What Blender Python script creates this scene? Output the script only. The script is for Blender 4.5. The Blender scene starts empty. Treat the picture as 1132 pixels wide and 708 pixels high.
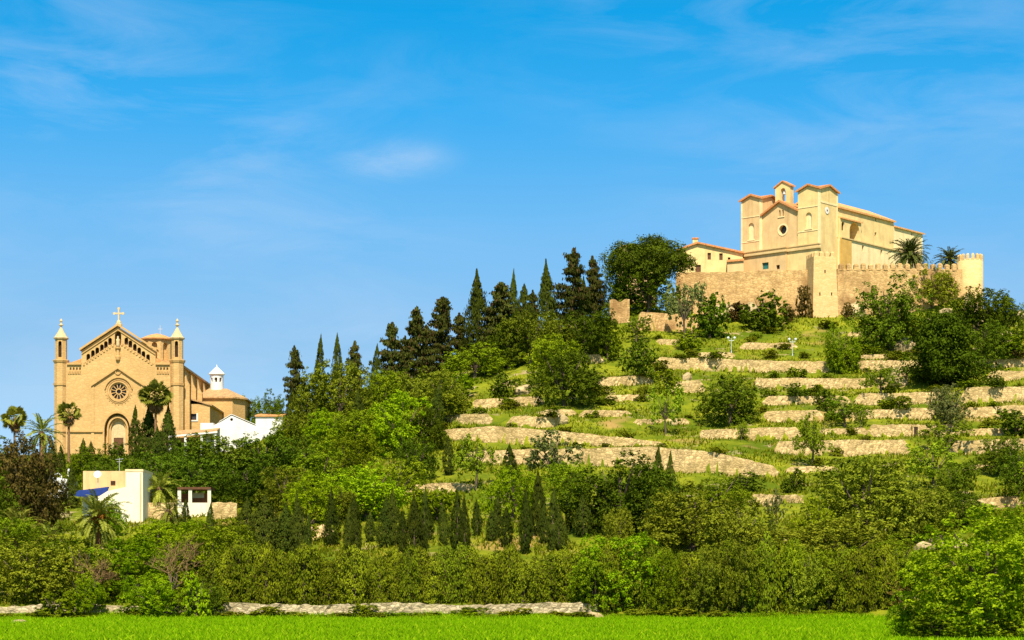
import bpy, bmesh, math, random
import numpy as np
from mathutils import Vector, Matrix

R = math.radians
scene = bpy.context.scene
COL = scene.collection

# ------------------------------------------------------------------ camera
F = 2270.0            # focal length in pixels of the 1132 px wide photograph
CX, YH, CZ = 566.0, 660.0, 2.2
W_PX, H_PX = 1132.0, 708.0
cam_d = bpy.data.cameras.new('camera')
cam_d.sensor_fit = 'HORIZONTAL'
cam_d.sensor_width = 36.0
cam_d.lens = 36.0 * F / W_PX
cam_d.shift_x = 0.0
cam_d.shift_y = (YH - H_PX / 2) / W_PX
cam_d.clip_start = 0.5
cam_d.clip_end = 20000
cam = bpy.data.objects.new('camera', cam_d)
COL.objects.link(cam)
cam.location = (0, 0, CZ)
cam.rotation_euler = (R(90), 0, 0)
scene.camera = cam

# ------------------------------------------------------------------ sun and sky
SUN_EL, SUN_AZ = 52.0, 1.0           # azimuth: degrees to the left of straight behind the camera
sdir = Vector((math.sin(R(SUN_AZ)) * math.cos(R(SUN_EL)), -math.cos(R(SUN_AZ)) * math.cos(R(SUN_EL)), math.sin(R(SUN_EL))))
sun_d = bpy.data.lights.new('sun', 'SUN')
sun_d.energy = 4.6
sun_d.angle = R(0.5)
sun_d.color = (1.0, 0.93, 0.80)
sun = bpy.data.objects.new('sun', sun_d)
COL.objects.link(sun)
sun.rotation_euler = sdir.to_track_quat('Z', 'Y').to_euler()
sun.location = (0, 0, 300)

world = bpy.data.worlds.new('World')
scene.world = world
world.use_nodes = True
wn, wl = world.node_tree.nodes, world.node_tree.links
for n in list(wn):
    wn.remove(n)


def N(nodes, typ, **kw):
    n = nodes.new(typ)
    for k, v in kw.items():
        setattr(n, k, v)
    return n


w_out = N(wn, 'ShaderNodeOutputWorld')
w_bg = N(wn, 'ShaderNodeBackground')
w_bg.inputs['Strength'].default_value = 0.11
wl.new(w_bg.outputs[0], w_out.inputs[0])
sky = N(wn, 'ShaderNodeTexSky', sky_type='NISHITA', sun_disc=False)
sky.sun_elevation = R(SUN_EL)
sky.sun_rotation = R(180 - SUN_AZ)
sky.altitude = 300
sky.air_density = 1.0
sky.dust_density = 0.3
sky.ozone_density = 3.0
tc = N(wn, 'ShaderNodeTexCoord')
sep = N(wn, 'ShaderNodeSeparateXYZ')
wl.new(tc.outputs['Generated'], sep.inputs[0])
zs = N(wn, 'ShaderNodeMath', operation='MULTIPLY_ADD')
wl.new(sep.outputs['Z'], zs.inputs[0])
zs.inputs[1].default_value = 1.9
zs.inputs[2].default_value = 0.10
cmb = N(wn, 'ShaderNodeCombineXYZ')
wl.new(sep.outputs['X'], cmb.inputs[0])
wl.new(sep.outputs['Y'], cmb.inputs[1])
wl.new(zs.outputs[0], cmb.inputs[2])
nrm = N(wn, 'ShaderNodeVectorMath', operation='NORMALIZE')
wl.new(cmb.outputs[0], nrm.inputs[0])
wl.new(nrm.outputs[0], sky.inputs['Vector'])
hs = N(wn, 'ShaderNodeHueSaturation')
hs.inputs['Hue'].default_value = 0.480
# the deep polarised blue of the photograph: colour strength and brightness of the sky by elevation
zr_ = N(wn, 'ShaderNodeMapRange')
zr_.inputs['From Max'].default_value = 0.6
wl.new(sep.outputs['Z'], zr_.inputs['Value'])
grade = N(wn, 'ShaderNodeValToRGB')
els = grade.color_ramp.elements
GR = [(0.0, 0.80, 0.80), (0.195, 0.98, 0.95), (0.295, 1.19, 1.24), (0.383, 1.37, 1.42), (0.457, 1.42, 1.42), (0.62, 1.22, 1.0), (1.0, 1.0, 0.75)]
for i_, (p_, s_, v_) in enumerate(GR):
    e_ = els[i_] if i_ < 2 else els.new(p_)
    e_.position = p_
    e_.color = (s_ / 2, v_ / 2, 0, 1)
wl.new(zr_.outputs[0], grade.inputs['Fac'])
gs = N(wn, 'ShaderNodeSeparateColor')
wl.new(grade.outputs[0], gs.inputs[0])
for o_, i_ in ((0, 'Saturation'), (1, 'Value')):
    m2 = N(wn, 'ShaderNodeMath', operation='MULTIPLY')
    wl.new(gs.outputs[o_], m2.inputs[0])
    m2.inputs[1].default_value = 2.0
    wl.new(m2.outputs[0], hs.inputs[i_])
wl.new(sky.outputs[0], hs.inputs['Color'])
# thin high cloud, laid out by direction of view
ymax = N(wn, 'ShaderNodeMath', operation='MAXIMUM')
wl.new(sep.outputs['Z'], ymax.inputs[0])
ymax.inputs[1].default_value = 0.0
mp = N(wn, 'ShaderNodeMapping')
mp.inputs['Rotation'].default_value = (0, R(-24), 0)
mp.inputs['Scale'].default_value = (9.0, 9.0, 36.0)
wl.new(tc.outputs['Generated'], mp.inputs['Vector'])
cn = N(wn, 'ShaderNodeTexNoise')
cn.inputs['Scale'].default_value = 1.0
cn.inputs['Detail'].default_value = 7.0
cn.inputs['Roughness'].default_value = 0.62
cn.inputs['Distortion'].default_value = 0.55
wl.new(mp.outputs[0], cn.inputs['Vector'])
mp2 = N(wn, 'ShaderNodeMapping')
mp2.inputs['Scale'].default_value = (4.0, 4.0, 7.0)
mp2.inputs['Location'].default_value = (4.65, 0.0, 1.2)
wl.new(tc.outputs['Generated'], mp2.inputs['Vector'])
cn2 = N(wn, 'ShaderNodeTexNoise')
cn2.inputs['Scale'].default_value = 1.0
cn2.inputs['Detail'].default_value = 2.0
wl.new(mp2.outputs[0], cn2.inputs['Vector'])
cr = N(wn, 'ShaderNodeMapRange')
cr.inputs['From Min'].default_value = 0.42
cr.inputs['From Max'].default_value = 0.80
wl.new(cn.outputs['Fac'], cr.inputs['Value'])
cr2 = N(wn, 'ShaderNodeMapRange')
cr2.inputs['From Min'].default_value = 0.34
cr2.inputs['From Max'].default_value = 0.66
wl.new(cn2.outputs['Fac'], cr2.inputs['Value'])
cm = N(wn, 'ShaderNodeMath', operation='MULTIPLY')
wl.new(cr.outputs[0], cm.inputs[0])
wl.new(cr2.outputs[0], cm.inputs[1])
# one denser wisp
cvec = Vector(((440 - CX) / F, 1.0, (YH - 176) / F)).normalized()
dst = N(wn, 'ShaderNodeVectorMath', operation='SUBTRACT')
wl.new(tc.outputs['Generated'], dst.inputs[0])
dst.inputs[1].default_value = cvec
dsc = N(wn, 'ShaderNodeVectorMath', operation='MULTIPLY')
wl.new(dst.outputs[0], dsc.inputs[0])
dsc.inputs[1].default_value = (1 / 0.032, 1 / 0.05, 1 / 0.012)
dln = N(wn, 'ShaderNodeVectorMath', operation='LENGTH')
wl.new(dsc.outputs[0], dln.inputs[0])
dmr = N(wn, 'ShaderNodeMapRange', interpolation_type='SMOOTHERSTEP')
dmr.inputs['From Min'].default_value = 1.3
dmr.inputs['From Max'].default_value = 0.0
wl.new(dln.outputs['Value'], dmr.inputs['Value'])
cr3 = N(wn, 'ShaderNodeMapRange')
cr3.inputs['From Min'].default_value = 0.34
cr3.inputs['From Max'].default_value = 0.66
wl.new(cn.outputs['Fac'], cr3.inputs['Value'])
dm2 = N(wn, 'ShaderNodeMath', operation='MULTIPLY')
wl.new(dmr.outputs[0], dm2.inputs[0])
wl.new(cr3.outputs[0], dm2.inputs[1])
csum = N(wn, 'ShaderNodeMath', operation='MULTIPLY_ADD')
wl.new(dm2.outputs[0], csum.inputs[0])
csum.inputs[1].default_value = 0.8
wl.new(cm.outputs[0], csum.inputs[2])
cfac = N(wn, 'ShaderNodeMath', operation='MULTIPLY', use_clamp=True)
wl.new(csum.outputs[0], cfac.inputs[0])
cfac.inputs[1].default_value = 0.60
cmix = N(wn, 'ShaderNodeMixRGB')
wl.new(cfac.outputs[0], cmix.inputs['Fac'])
wl.new(hs.outputs[0], cmix.inputs['Color1'])
cmix.inputs['Color2'].default_value = (2.9, 3.7, 4.75, 1)
wl.new(cmix.outputs[0], w_bg.inputs['Color'])

scene.view_settings.view_transform = 'Standard'
scene.view_settings.look = 'None'
scene.view_settings.exposure = 0.85
scene.view_settings.gamma = 1.0
scene.cycles.max_bounces = 5
scene.cycles.diffuse_bounces = 3
scene.cycles.transmission_bounces = 3
scene.cycles.glossy_bounces = 2

# ------------------------------------------------------------------ materials


def new_mat(name):
    m = bpy.data.materials.new(name)
    m.use_nodes = True
    nt = m.node_tree
    b = nt.nodes['Principled BSDF']
    return m, nt.nodes, nt.links, b


def c4(c):
    return (c[0], c[1], c[2], 1.0)


def mat_plain(name, c, rough=0.8, var=0.12, scale=2.0, bump=0.0, streak=0.0):
    m, n, l, b = new_mat(name)
    b.inputs['Roughness'].default_value = rough
    b.inputs['Specular IOR Level'].default_value = 0.2
    t = N(n, 'ShaderNodeTexCoord')
    no = N(n, 'ShaderNodeTexNoise')
    no.inputs['Scale'].default_value = scale
    no.inputs['Detail'].default_value = 5
    no.inputs['Roughness'].default_value = 0.65
    l.new(t.outputs['Object'], no.inputs['Vector'])
    r = N(n, 'ShaderNodeValToRGB')
    r.color_ramp.elements[0].position = 0.3
    r.color_ramp.elements[1].position = 0.7
    r.color_ramp.elements[0].color = c4([x * (1 - var * 1.6) for x in c])
    r.color_ramp.elements[1].color = c4([min(1, x * (1 + var)) for x in c])
    l.new(no.outputs['Fac'], r.inputs['Fac'])
    l.new(r.outputs[0], b.inputs['Base Color'])
    if streak:
        # rain streaks and patched areas of old render
        mpn = N(n, 'ShaderNodeMapping')
        mpn.inputs['Scale'].default_value = (0.9, 0.9, 0.10)
        l.new(t.outputs['Object'], mpn.inputs['Vector'])
        n2 = N(n, 'ShaderNodeTexNoise')
        n2.inputs['Scale'].default_value = 1.0
        n2.inputs['Detail'].default_value = 6
        n2.inputs['Roughness'].default_value = 0.7
        l.new(mpn.outputs[0], n2.inputs['Vector'])
        r2 = N(n, 'ShaderNodeMapRange')
        r2.inputs['From Min'].default_value = 0.50
        r2.inputs['From Max'].default_value = 0.72
        r2.inputs['To Max'].default_value = streak
        l.new(n2.outputs['Fac'], r2.inputs['Value'])
        m2 = N(n, 'ShaderNodeMixRGB')
        l.new(r2.outputs[0], m2.inputs['Fac'])
        l.new(r.outputs[0], m2.inputs['Color1'])
        m2.inputs['Color2'].default_value = c4((c[0] * 0.62, c[1] * 0.52, c[2] * 0.42))
        l.new(m2.outputs[0], b.inputs['Base Color'])
    if bump:
        bp = N(n, 'ShaderNodeBump')
        bp.inputs['Strength'].default_value = bump
        bp.inputs['Distance'].default_value = 0.08
        l.new(no.outputs['Fac'], bp.inputs['Height'])
        l.new(bp.outputs[0], b.inputs['Normal'])
    return m


def mat_stone(name, c1, c2, cell=1.6, stretch=(1, 1, 1.9), joint=0.55, stain=(0.30, 0.2, 0.1), stain_amt=0.35, bump=0.7, stain_scale=0.22):
    """dry-laid or rubble stone: one tone for each stone, dark joints, broad weather stains"""
    m, n, l, b = new_mat(name)
    b.inputs['Roughness'].default_value = 0.9
    b.inputs['Specular IOR Level'].default_value = 0.15
    t = N(n, 'ShaderNodeTexCoord')
    mpn = N(n, 'ShaderNodeMapping')
    mpn.inputs['Scale'].default_value = [s * cell for s in stretch]
    l.new(t.outputs['Object'], mpn.inputs['Vector'])
    v = N(n, 'ShaderNodeTexVoronoi')
    v.inputs['Scale'].default_value = 1.0
    l.new(mpn.outputs[0], v.inputs['Vector'])
    ve = N(n, 'ShaderNodeTexVoronoi', feature='DISTANCE_TO_EDGE')
    ve.inputs['Scale'].default_value = 1.0
    l.new(mpn.outputs[0], ve.inputs['Vector'])
    sp = N(n, 'ShaderNodeSeparateColor')
    l.new(v.outputs['Color'], sp.inputs[0])
    mx = N(n, 'ShaderNodeMixRGB')
    l.new(sp.outputs[0], mx.inputs['Fac'])
    mx.inputs['Color1'].default_value = c4(c1)
    mx.inputs['Color2'].default_value = c4(c2)
    mr = N(n, 'ShaderNodeMapRange')
    mr.inputs['From Min'].default_value = 0.0
    mr.inputs['From Max'].default_value = 0.10
    mr.inputs['To Min'].default_value = joint
    mr.inputs['To Max'].default_value = 1.0
    l.new(ve.outputs['Distance'], mr.inputs['Value'])
    mu = N(n, 'ShaderNodeMixRGB', blend_type='MULTIPLY')
    mu.inputs['Fac'].default_value = 1.0
    l.new(mx.outputs[0], mu.inputs['Color1'])
    l.new(mr.outputs[0], mu.inputs['Color2'])
    no = N(n, 'ShaderNodeTexNoise')
    no.inputs['Scale'].default_value = stain_scale
    no.inputs['Detail'].default_value = 6
    no.inputs['Roughness'].default_value = 0.68
    l.new(t.outputs['Object'], no.inputs['Vector'])
    nr = N(n, 'ShaderNodeMapRange')
    nr.inputs['From Min'].default_value = 0.46
    nr.inputs['From Max'].default_value = 0.68
    nr.inputs['To Max'].default_value = stain_amt
    l.new(no.outputs['Fac'], nr.inputs['Value'])
    ms = N(n, 'ShaderNodeMixRGB')
    l.new(nr.outputs[0], ms.inputs['Fac'])
    l.new(mu.outputs[0], ms.inputs['Color1'])
    ms.inputs['Color2'].default_value = c4(stain)
    l.new(ms.outputs[0], b.inputs['Base Color'])
    bp = N(n, 'ShaderNodeBump')
    bp.inputs['Strength'].default_value = bump
    bp.inputs['Distance'].default_value = 0.12
    l.new(ve.outputs['Distance'], bp.inputs['Height'])
    l.new(bp.outputs[0], b.inputs['Normal'])
    return m


def mat_leaf(name, c1, c2, trans=0.25, c3=None, stretch=None):
    """c1..c2 vary from clump to clump and from plant to plant"""
    m = bpy.data.materials.new(name)
    m.use_nodes = True
    n, l = m.node_tree.nodes, m.node_tree.links
    for x in list(n):
        n.remove(x)
    out = N(n, 'ShaderNodeOutputMaterial')
    g = N(n, 'ShaderNodeNewGeometry')
    oi = N(n, 'ShaderNodeObjectInfo')
    no = N(n, 'ShaderNodeTexNoise')
    no.inputs['Scale'].default_value = 0.9
    no.inputs['Detail'].default_value = 4
    no.inputs['Roughness'].default_value = 0.8
    if stretch:
        mpn = N(n, 'ShaderNodeMapping')
        mpn.inputs['Scale'].default_value = stretch
        l.new(g.outputs['Position'], mpn.inputs['Vector'])
        l.new(mpn.outputs[0], no.inputs['Vector'])
    else:
        l.new(g.outputs['Position'], no.inputs['Vector'])
    mr = N(n, 'ShaderNodeMapRange')
    mr.inputs['From Min'].default_value = 0.3
    mr.inputs['From Max'].default_value = 0.7
    l.new(no.outputs['Fac'], mr.inputs['Value'])
    isl = N(n, 'ShaderNodeMath', operation='MULTIPLY_ADD')
    l.new(g.outputs['Random Per Island'], isl.inputs[0])
    isl.inputs[1].default_value = 0.45
    isl.inputs[2].default_value = -0.2
    ad = N(n, 'ShaderNodeMath', operation='ADD', use_clamp=True)
    l.new(mr.outputs[0], ad.inputs[0])
    l.new(isl.outputs[0], ad.inputs[1])
    mx = N(n, 'ShaderNodeMixRGB')
    l.new(ad.outputs[0], mx.inputs['Fac'])
    mx.inputs['Color1'].default_value = c4(c1)
    mx.inputs['Color2'].default_value = c4(c2)
    hv = N(n, 'ShaderNodeHueSaturation')
    l.new(mx.outputs[0], hv.inputs['Color'])
    h1 = N(n, 'ShaderNodeMapRange')
    h1.inputs['To Min'].default_value = 0.488
    h1.inputs['To Max'].default_value = 0.512
    l.new(oi.outputs['Random'], h1.inputs['Value'])
    l.new(h1.outputs[0], hv.inputs['Hue'])
    v1 = N(n, 'ShaderNodeMath', operation='MULTIPLY')
    l.new(oi.outputs['Random'], v1.inputs[0])
    v1.inputs[1].default_value = 7.31
    v2 = N(n, 'ShaderNodeMath', operation='FRACT')
    l.new(v1.outputs[0], v2.inputs[0])
    v3 = N(n, 'ShaderNodeMapRange')
    v3.inputs['To Min'].default_value = 0.72
    v3.inputs['To Max'].default_value = 1.32
    l.new(v2.outputs[0], v3.inputs['Value'])
    l.new(v3.outputs[0], hv.inputs['Value'])
    col = hv.outputs[0]
    if c3:
        gt = N(n, 'ShaderNodeMath', operation='GREATER_THAN')
        l.new(g.outputs['Random Per Island'], gt.inputs[0])
        gt.inputs[1].default_value = 0.86
        m3 = N(n, 'ShaderNodeMixRGB')
        l.new(gt.outputs[0], m3.inputs['Fac'])
        l.new(col, m3.inputs['Color1'])
        m3.inputs['Color2'].default_value = c4(c3)
        col = m3.outputs[0]
    d = N(n, 'ShaderNodeBsdfDiffuse')
    l.new(col, d.inputs['Color'])
    tr = N(n, 'ShaderNodeBsdfTranslucent')
    l.new(col, tr.inputs['Color'])
    ms = N(n, 'ShaderNodeMixShader')
    ms.inputs[0].default_value = trans
    l.new(d.outputs[0], ms.inputs[1])
    l.new(tr.outputs[0], ms.inputs[2])
    l.new(ms.outputs[0], out.inputs[0])
    return m


def mat_tiles(name, c1, c2, ang_axis='x'):
    m, n, l, b = new_mat(name)
    b.inputs['Roughness'].default_value = 0.85
    t = N(n, 'ShaderNodeTexCoord')
    v = N(n, 'ShaderNodeTexVoronoi')
    v.inputs['Scale'].default_value = 2.6
    l.new(t.outputs['Object'], v.inputs['Vector'])
    sp = N(n, 'ShaderNodeSeparateColor')
    l.new(v.outputs['Color'], sp.inputs[0])
    mx = N(n, 'ShaderNodeMixRGB')
    l.new(sp.outputs[0], mx.inputs['Fac'])
    mx.inputs['Color1'].default_value = c4(c1)
    mx.inputs['Color2'].default_value = c4(c2)
    l.new(mx.outputs[0], b.inputs['Base Color'])
    wv = N(n, 'ShaderNodeTexWave', bands_direction='X' if ang_axis == 'x' else 'Y')
    wv.inputs['Scale'].default_value = 1.3
    wv.inputs['Distortion'].default_value = 0.4
    l.new(t.outputs['Object'], wv.inputs['Vector'])
    bp = N(n, 'ShaderNodeBump')
    bp.inputs['Strength'].default_value = 0.8
    bp.inputs['Distance'].default_value = 0.1
    l.new(wv.outputs['Fac'], bp.inputs['Height'])
    l.new(bp.outputs[0], b.inputs['Normal'])
    return m


M = {}
M['church'] = mat_stone('church_stone', (0.535, 0.322, 0.117), (0.596, 0.370, 0.142), cell=1.15, joint=0.82, stain=(0.431, 0.251, 0.086), stain_amt=0.6, bump=0.35, stain_scale=0.16)
M['church_trim'] = mat_stone('church_trim_stone', (0.505, 0.294, 0.100), (0.569, 0.340, 0.129), cell=1.5, joint=0.9, stain=(0.367, 0.211, 0.073), stain_amt=0.4, bump=0.2)
M['church_pale'] = mat_plain('pale_carved_stone', (0.58, 0.42, 0.21), 0.85, 0.15, 3.0, 0.3)
M['peach'] = mat_plain('peach_render', (0.661, 0.432, 0.192), 0.9, 0.10, 0.5, 0.15, streak=0.55)
M['yellow'] = mat_plain('yellow_render', (0.744, 0.521, 0.211), 0.9, 0.13, 0.45, 0.15, streak=0.55)
M['cream'] = mat_plain('cream_render', (0.818, 0.620, 0.310), 0.9, 0.08, 0.8, 0.1, streak=0.55)
M['ochre'] = mat_plain('ochre_stained_render', (0.605, 0.348, 0.083), 0.9, 0.12, 0.6, 0.1)
M['trim'] = mat_plain('moulding_render', (0.605, 0.422, 0.184), 0.9, 0.1, 1.0, 0.1)
M['brick_eave'] = mat_plain('terracotta_eave', (0.570, 0.236, 0.081), 0.9, 0.25, 3.0, 0.2)
M['rampart'] = mat_stone('rampart_stone', (0.50, 0.30, 0.11), (0.68, 0.43, 0.175), cell=1.3, joint=0.6, stain=(0.27, 0.145, 0.05), stain_amt=0.95, bump=0.7, stain_scale=0.22)
M['tower'] = mat_stone('tower_stone', (0.608, 0.384, 0.149), (0.682, 0.453, 0.192), cell=1.3, joint=0.85, stain=(0.471, 0.273, 0.099), stain_amt=0.4, bump=0.35, stain_scale=0.3)
M['drystone'] = mat_stone('dry_stone', (0.40, 0.27, 0.11), (0.68, 0.475, 0.205), cell=1.7, stretch=(1, 1, 1.7), joint=0.5, stain=(0.29, 0.20, 0.06), stain_amt=0.6, bump=0.8, stain_scale=0.25)
M['fieldwall'] = mat_stone('field_wall_stone', (0.31, 0.235, 0.125), (0.54, 0.43, 0.245), cell=2.0, joint=0.45, stain=(0.20, 0.18, 0.06), stain_amt=0.55, bump=0.9, stain_scale=0.5)
M['rock'] = mat_stone('limestone_rock', (0.36, 0.26, 0.12), (0.54, 0.40, 0.20), cell=0.9, joint=0.6, stain=(0.24, 0.17, 0.06), stain_amt=0.8, bump=1.0, stain_scale=0.9)
M['roof'] = mat_tiles('roof_tiles', (0.620, 0.248, 0.068), (0.769, 0.372, 0.124))
M['roof_y'] = mat_tiles('roof_tiles_side', (0.670, 0.285, 0.074), (0.840, 0.422, 0.149), 'y')
M['roof_old'] = mat_tiles('weathered_roof_tiles', (0.372, 0.211, 0.087), (0.620, 0.360, 0.136))
M['white'] = mat_plain('whitewash', (0.710, 0.666, 0.586), 0.85, 0.05, 0.7, 0.05, streak=0.3)
M['white_cool'] = mat_plain('white_paint', (0.710, 0.710, 0.692), 0.7, 0.04, 0.7)
M['housecream'] = mat_plain('cream_house_render', (0.78, 0.68, 0.48), 0.9, 0.06, 0.4, 0.05, streak=0.45)
M['dark'] = mat_plain('dark_infill', (0.05, 0.025, 0.012), 0.9, 0.2)  # near-black, mostly infill painted as the shade inside openings
M['glass'] = mat_plain('dark_glass', (0.05, 0.045, 0.045), 0.15, 0.3, 3.0)
M['teal'] = mat_plain('teal_shutter', (0.03, 0.14, 0.12), 0.6, 0.1)
M['wood'] = mat_plain('dark_wood', (0.13, 0.055, 0.022), 0.7, 0.25, 4.0, 0.2)
M['redbrick'] = mat_plain('red_brick_interior', (0.40, 0.13, 0.05), 0.9, 0.2, 2.0)
M['blue'] = mat_plain('blue_panel', (0.014, 0.03, 0.13), 0.35, 0.15, 2.0)
M['metal'] = mat_plain('grey_metal', (0.45, 0.45, 0.44), 0.4, 0.1)
M['globe'] = mat_plain('white_lamp_globe', (0.607, 0.607, 0.592), 0.3, 0.02)
M['bark'] = mat_plain('grey_bark', (0.13, 0.09, 0.055), 0.95, 0.3, 6.0, 0.5)
M['bark_pale'] = mat_plain('pale_bark', (0.30, 0.22, 0.15), 0.95, 0.25, 6.0, 0.5)
M['palmbark'] = mat_plain('palm_bark', (0.24, 0.13, 0.06), 0.95, 0.35, 5.0, 0.6)
M['twig'] = mat_plain('dry_twig', (0.20, 0.115, 0.045), 0.95, 0.25, 5.0)

L = {}
L['dark'] = mat_leaf('leaf_dark_green', (0.031, 0.050, 0.003), (0.133, 0.183, 0.009), 0.2)
L['mid'] = mat_leaf('leaf_mid_green', (0.057, 0.092, 0.003), (0.259, 0.313, 0.009), 0.25)
L['bright'] = mat_leaf('leaf_bright_green', (0.066, 0.130, 0.003), (0.313, 0.421, 0.007), 0.32)
L['airy'] = mat_leaf('leaf_fresh_green', (0.083, 0.130, 0.006), (0.299, 0.369, 0.017), 0.3)
L['fig'] = mat_leaf('leaf_fig', (0.050, 0.102, 0.003), (0.287, 0.400, 0.008), 0.28)
L['olive'] = mat_leaf('leaf_olive', (0.057, 0.075, 0.004), (0.269, 0.289, 0.017), 0.2)
L['greyolive'] = mat_leaf('leaf_grey_olive', (0.08, 0.09, 0.02), (0.258, 0.270, 0.072), 0.2)
L['cypress'] = mat_leaf('needles_cypress', (.022,.034,.005), (0.067, 0.081, 0.008), 0.12)
L['conifer'] = mat_leaf('needles_conifer', (.030,.037,.007), (0.083, 0.086, 0.013), 0.12, (0.09, 0.05, 0.02))
L['stonepine'] = mat_leaf('needles_pine', (0.03, 0.05, 0.004), (0.125, 0.175, 0.010), 0.15)
L['hedge'] = mat_leaf('leaf_hedge', (0.040, 0.060, 0.003), (0.259, 0.299, 0.011), 0.22, (0.085, 0.075, 0.012))
L['maroon'] = mat_leaf('leaf_maroon', (0.045, 0.036, 0.009), (0.138, 0.102, 0.020), 0.2)
L['scrub'] = mat_leaf('leaf_scrub', (0.085, 0.105, 0.005), (0.299, 0.305, 0.014), 0.25)
L['dry'] = mat_leaf('leaf_dry_brown', (0.085, 0.060, 0.012), (0.21, 0.145, 0.03), 0.2)
L['palm'] = mat_leaf('palm_frond_green', (0.1, 0.115, 0.008), (0.33, 0.33, 0.045), 0.2)
L['palm_dark'] = mat_leaf('palm_frond_dark', (0.04, 0.055, 0.008), (0.15, 0.16, 0.03), 0.15)
L['skirt'] = mat_leaf('palm_dead_frond', (0.17, 0.09, 0.03), (0.36, 0.21, 0.08), 0.2)
L['orange'] = mat_leaf('palm_fruit', (0.30, 0.09, 0.01), (0.46, 0.17, 0.03), 0.1)
L['grass'] = mat_leaf('field_grass_blade', (0.150, 0.290, 0.002), (0.390, 0.580, 0.005), 0.4, (0.33, 0.44, 0.01), (0.10, 0.55, 0.3))
L['wildgrass'] = mat_leaf('wild_grass_blade', (0.085, 0.112, 0.003), (0.27, 0.27, 0.01), 0.35, (0.33, 0.27, 0.03))

# ------------------------------------------------------------------ object helpers


def link(o, parent=None):
    COL.objects.link(o)
    if parent is not None:
        o.parent = parent
    return o


def tag(o, label, cat, group=None, kind=None):
    o['label'] = label
    o['category'] = cat
    if group:
        o['group'] = group
    if kind:
        o['kind'] = kind
    return o


def empty(name, loc, rz=0.0, scale=None):
    o = bpy.data.objects.new(name, None)
    o.empty_display_size = 0.5
    COL.objects.link(o)
    o.location = loc
    o.rotation_euler = (0, 0, rz)
    if scale:
        o.scale = scale
    return o


def np_mesh(name, verts, quads, mat, smooth=False):
    me = bpy.data.meshes.new(name)
    verts = np.asarray(verts, dtype=np.float32).reshape(-1, 3)
    quads = np.asarray(quads, dtype=np.int32)
    k = quads.shape[1]
    me.vertices.add(len(verts))
    me.vertices.foreach_set('co', verts.ravel())
    me.loops.add(quads.size)
    me.loops.foreach_set('vertex_index', quads.ravel())
    me.polygons.add(len(quads))
    me.polygons.foreach_set('loop_start', np.arange(0, quads.size, k, dtype=np.int32))
    if smooth:
        me.polygons.foreach_set('use_smooth', np.ones(len(quads), dtype=bool))
    me.update(calc_edges=True)
    if mat:
        me.materials.append(mat)
    return me


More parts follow.
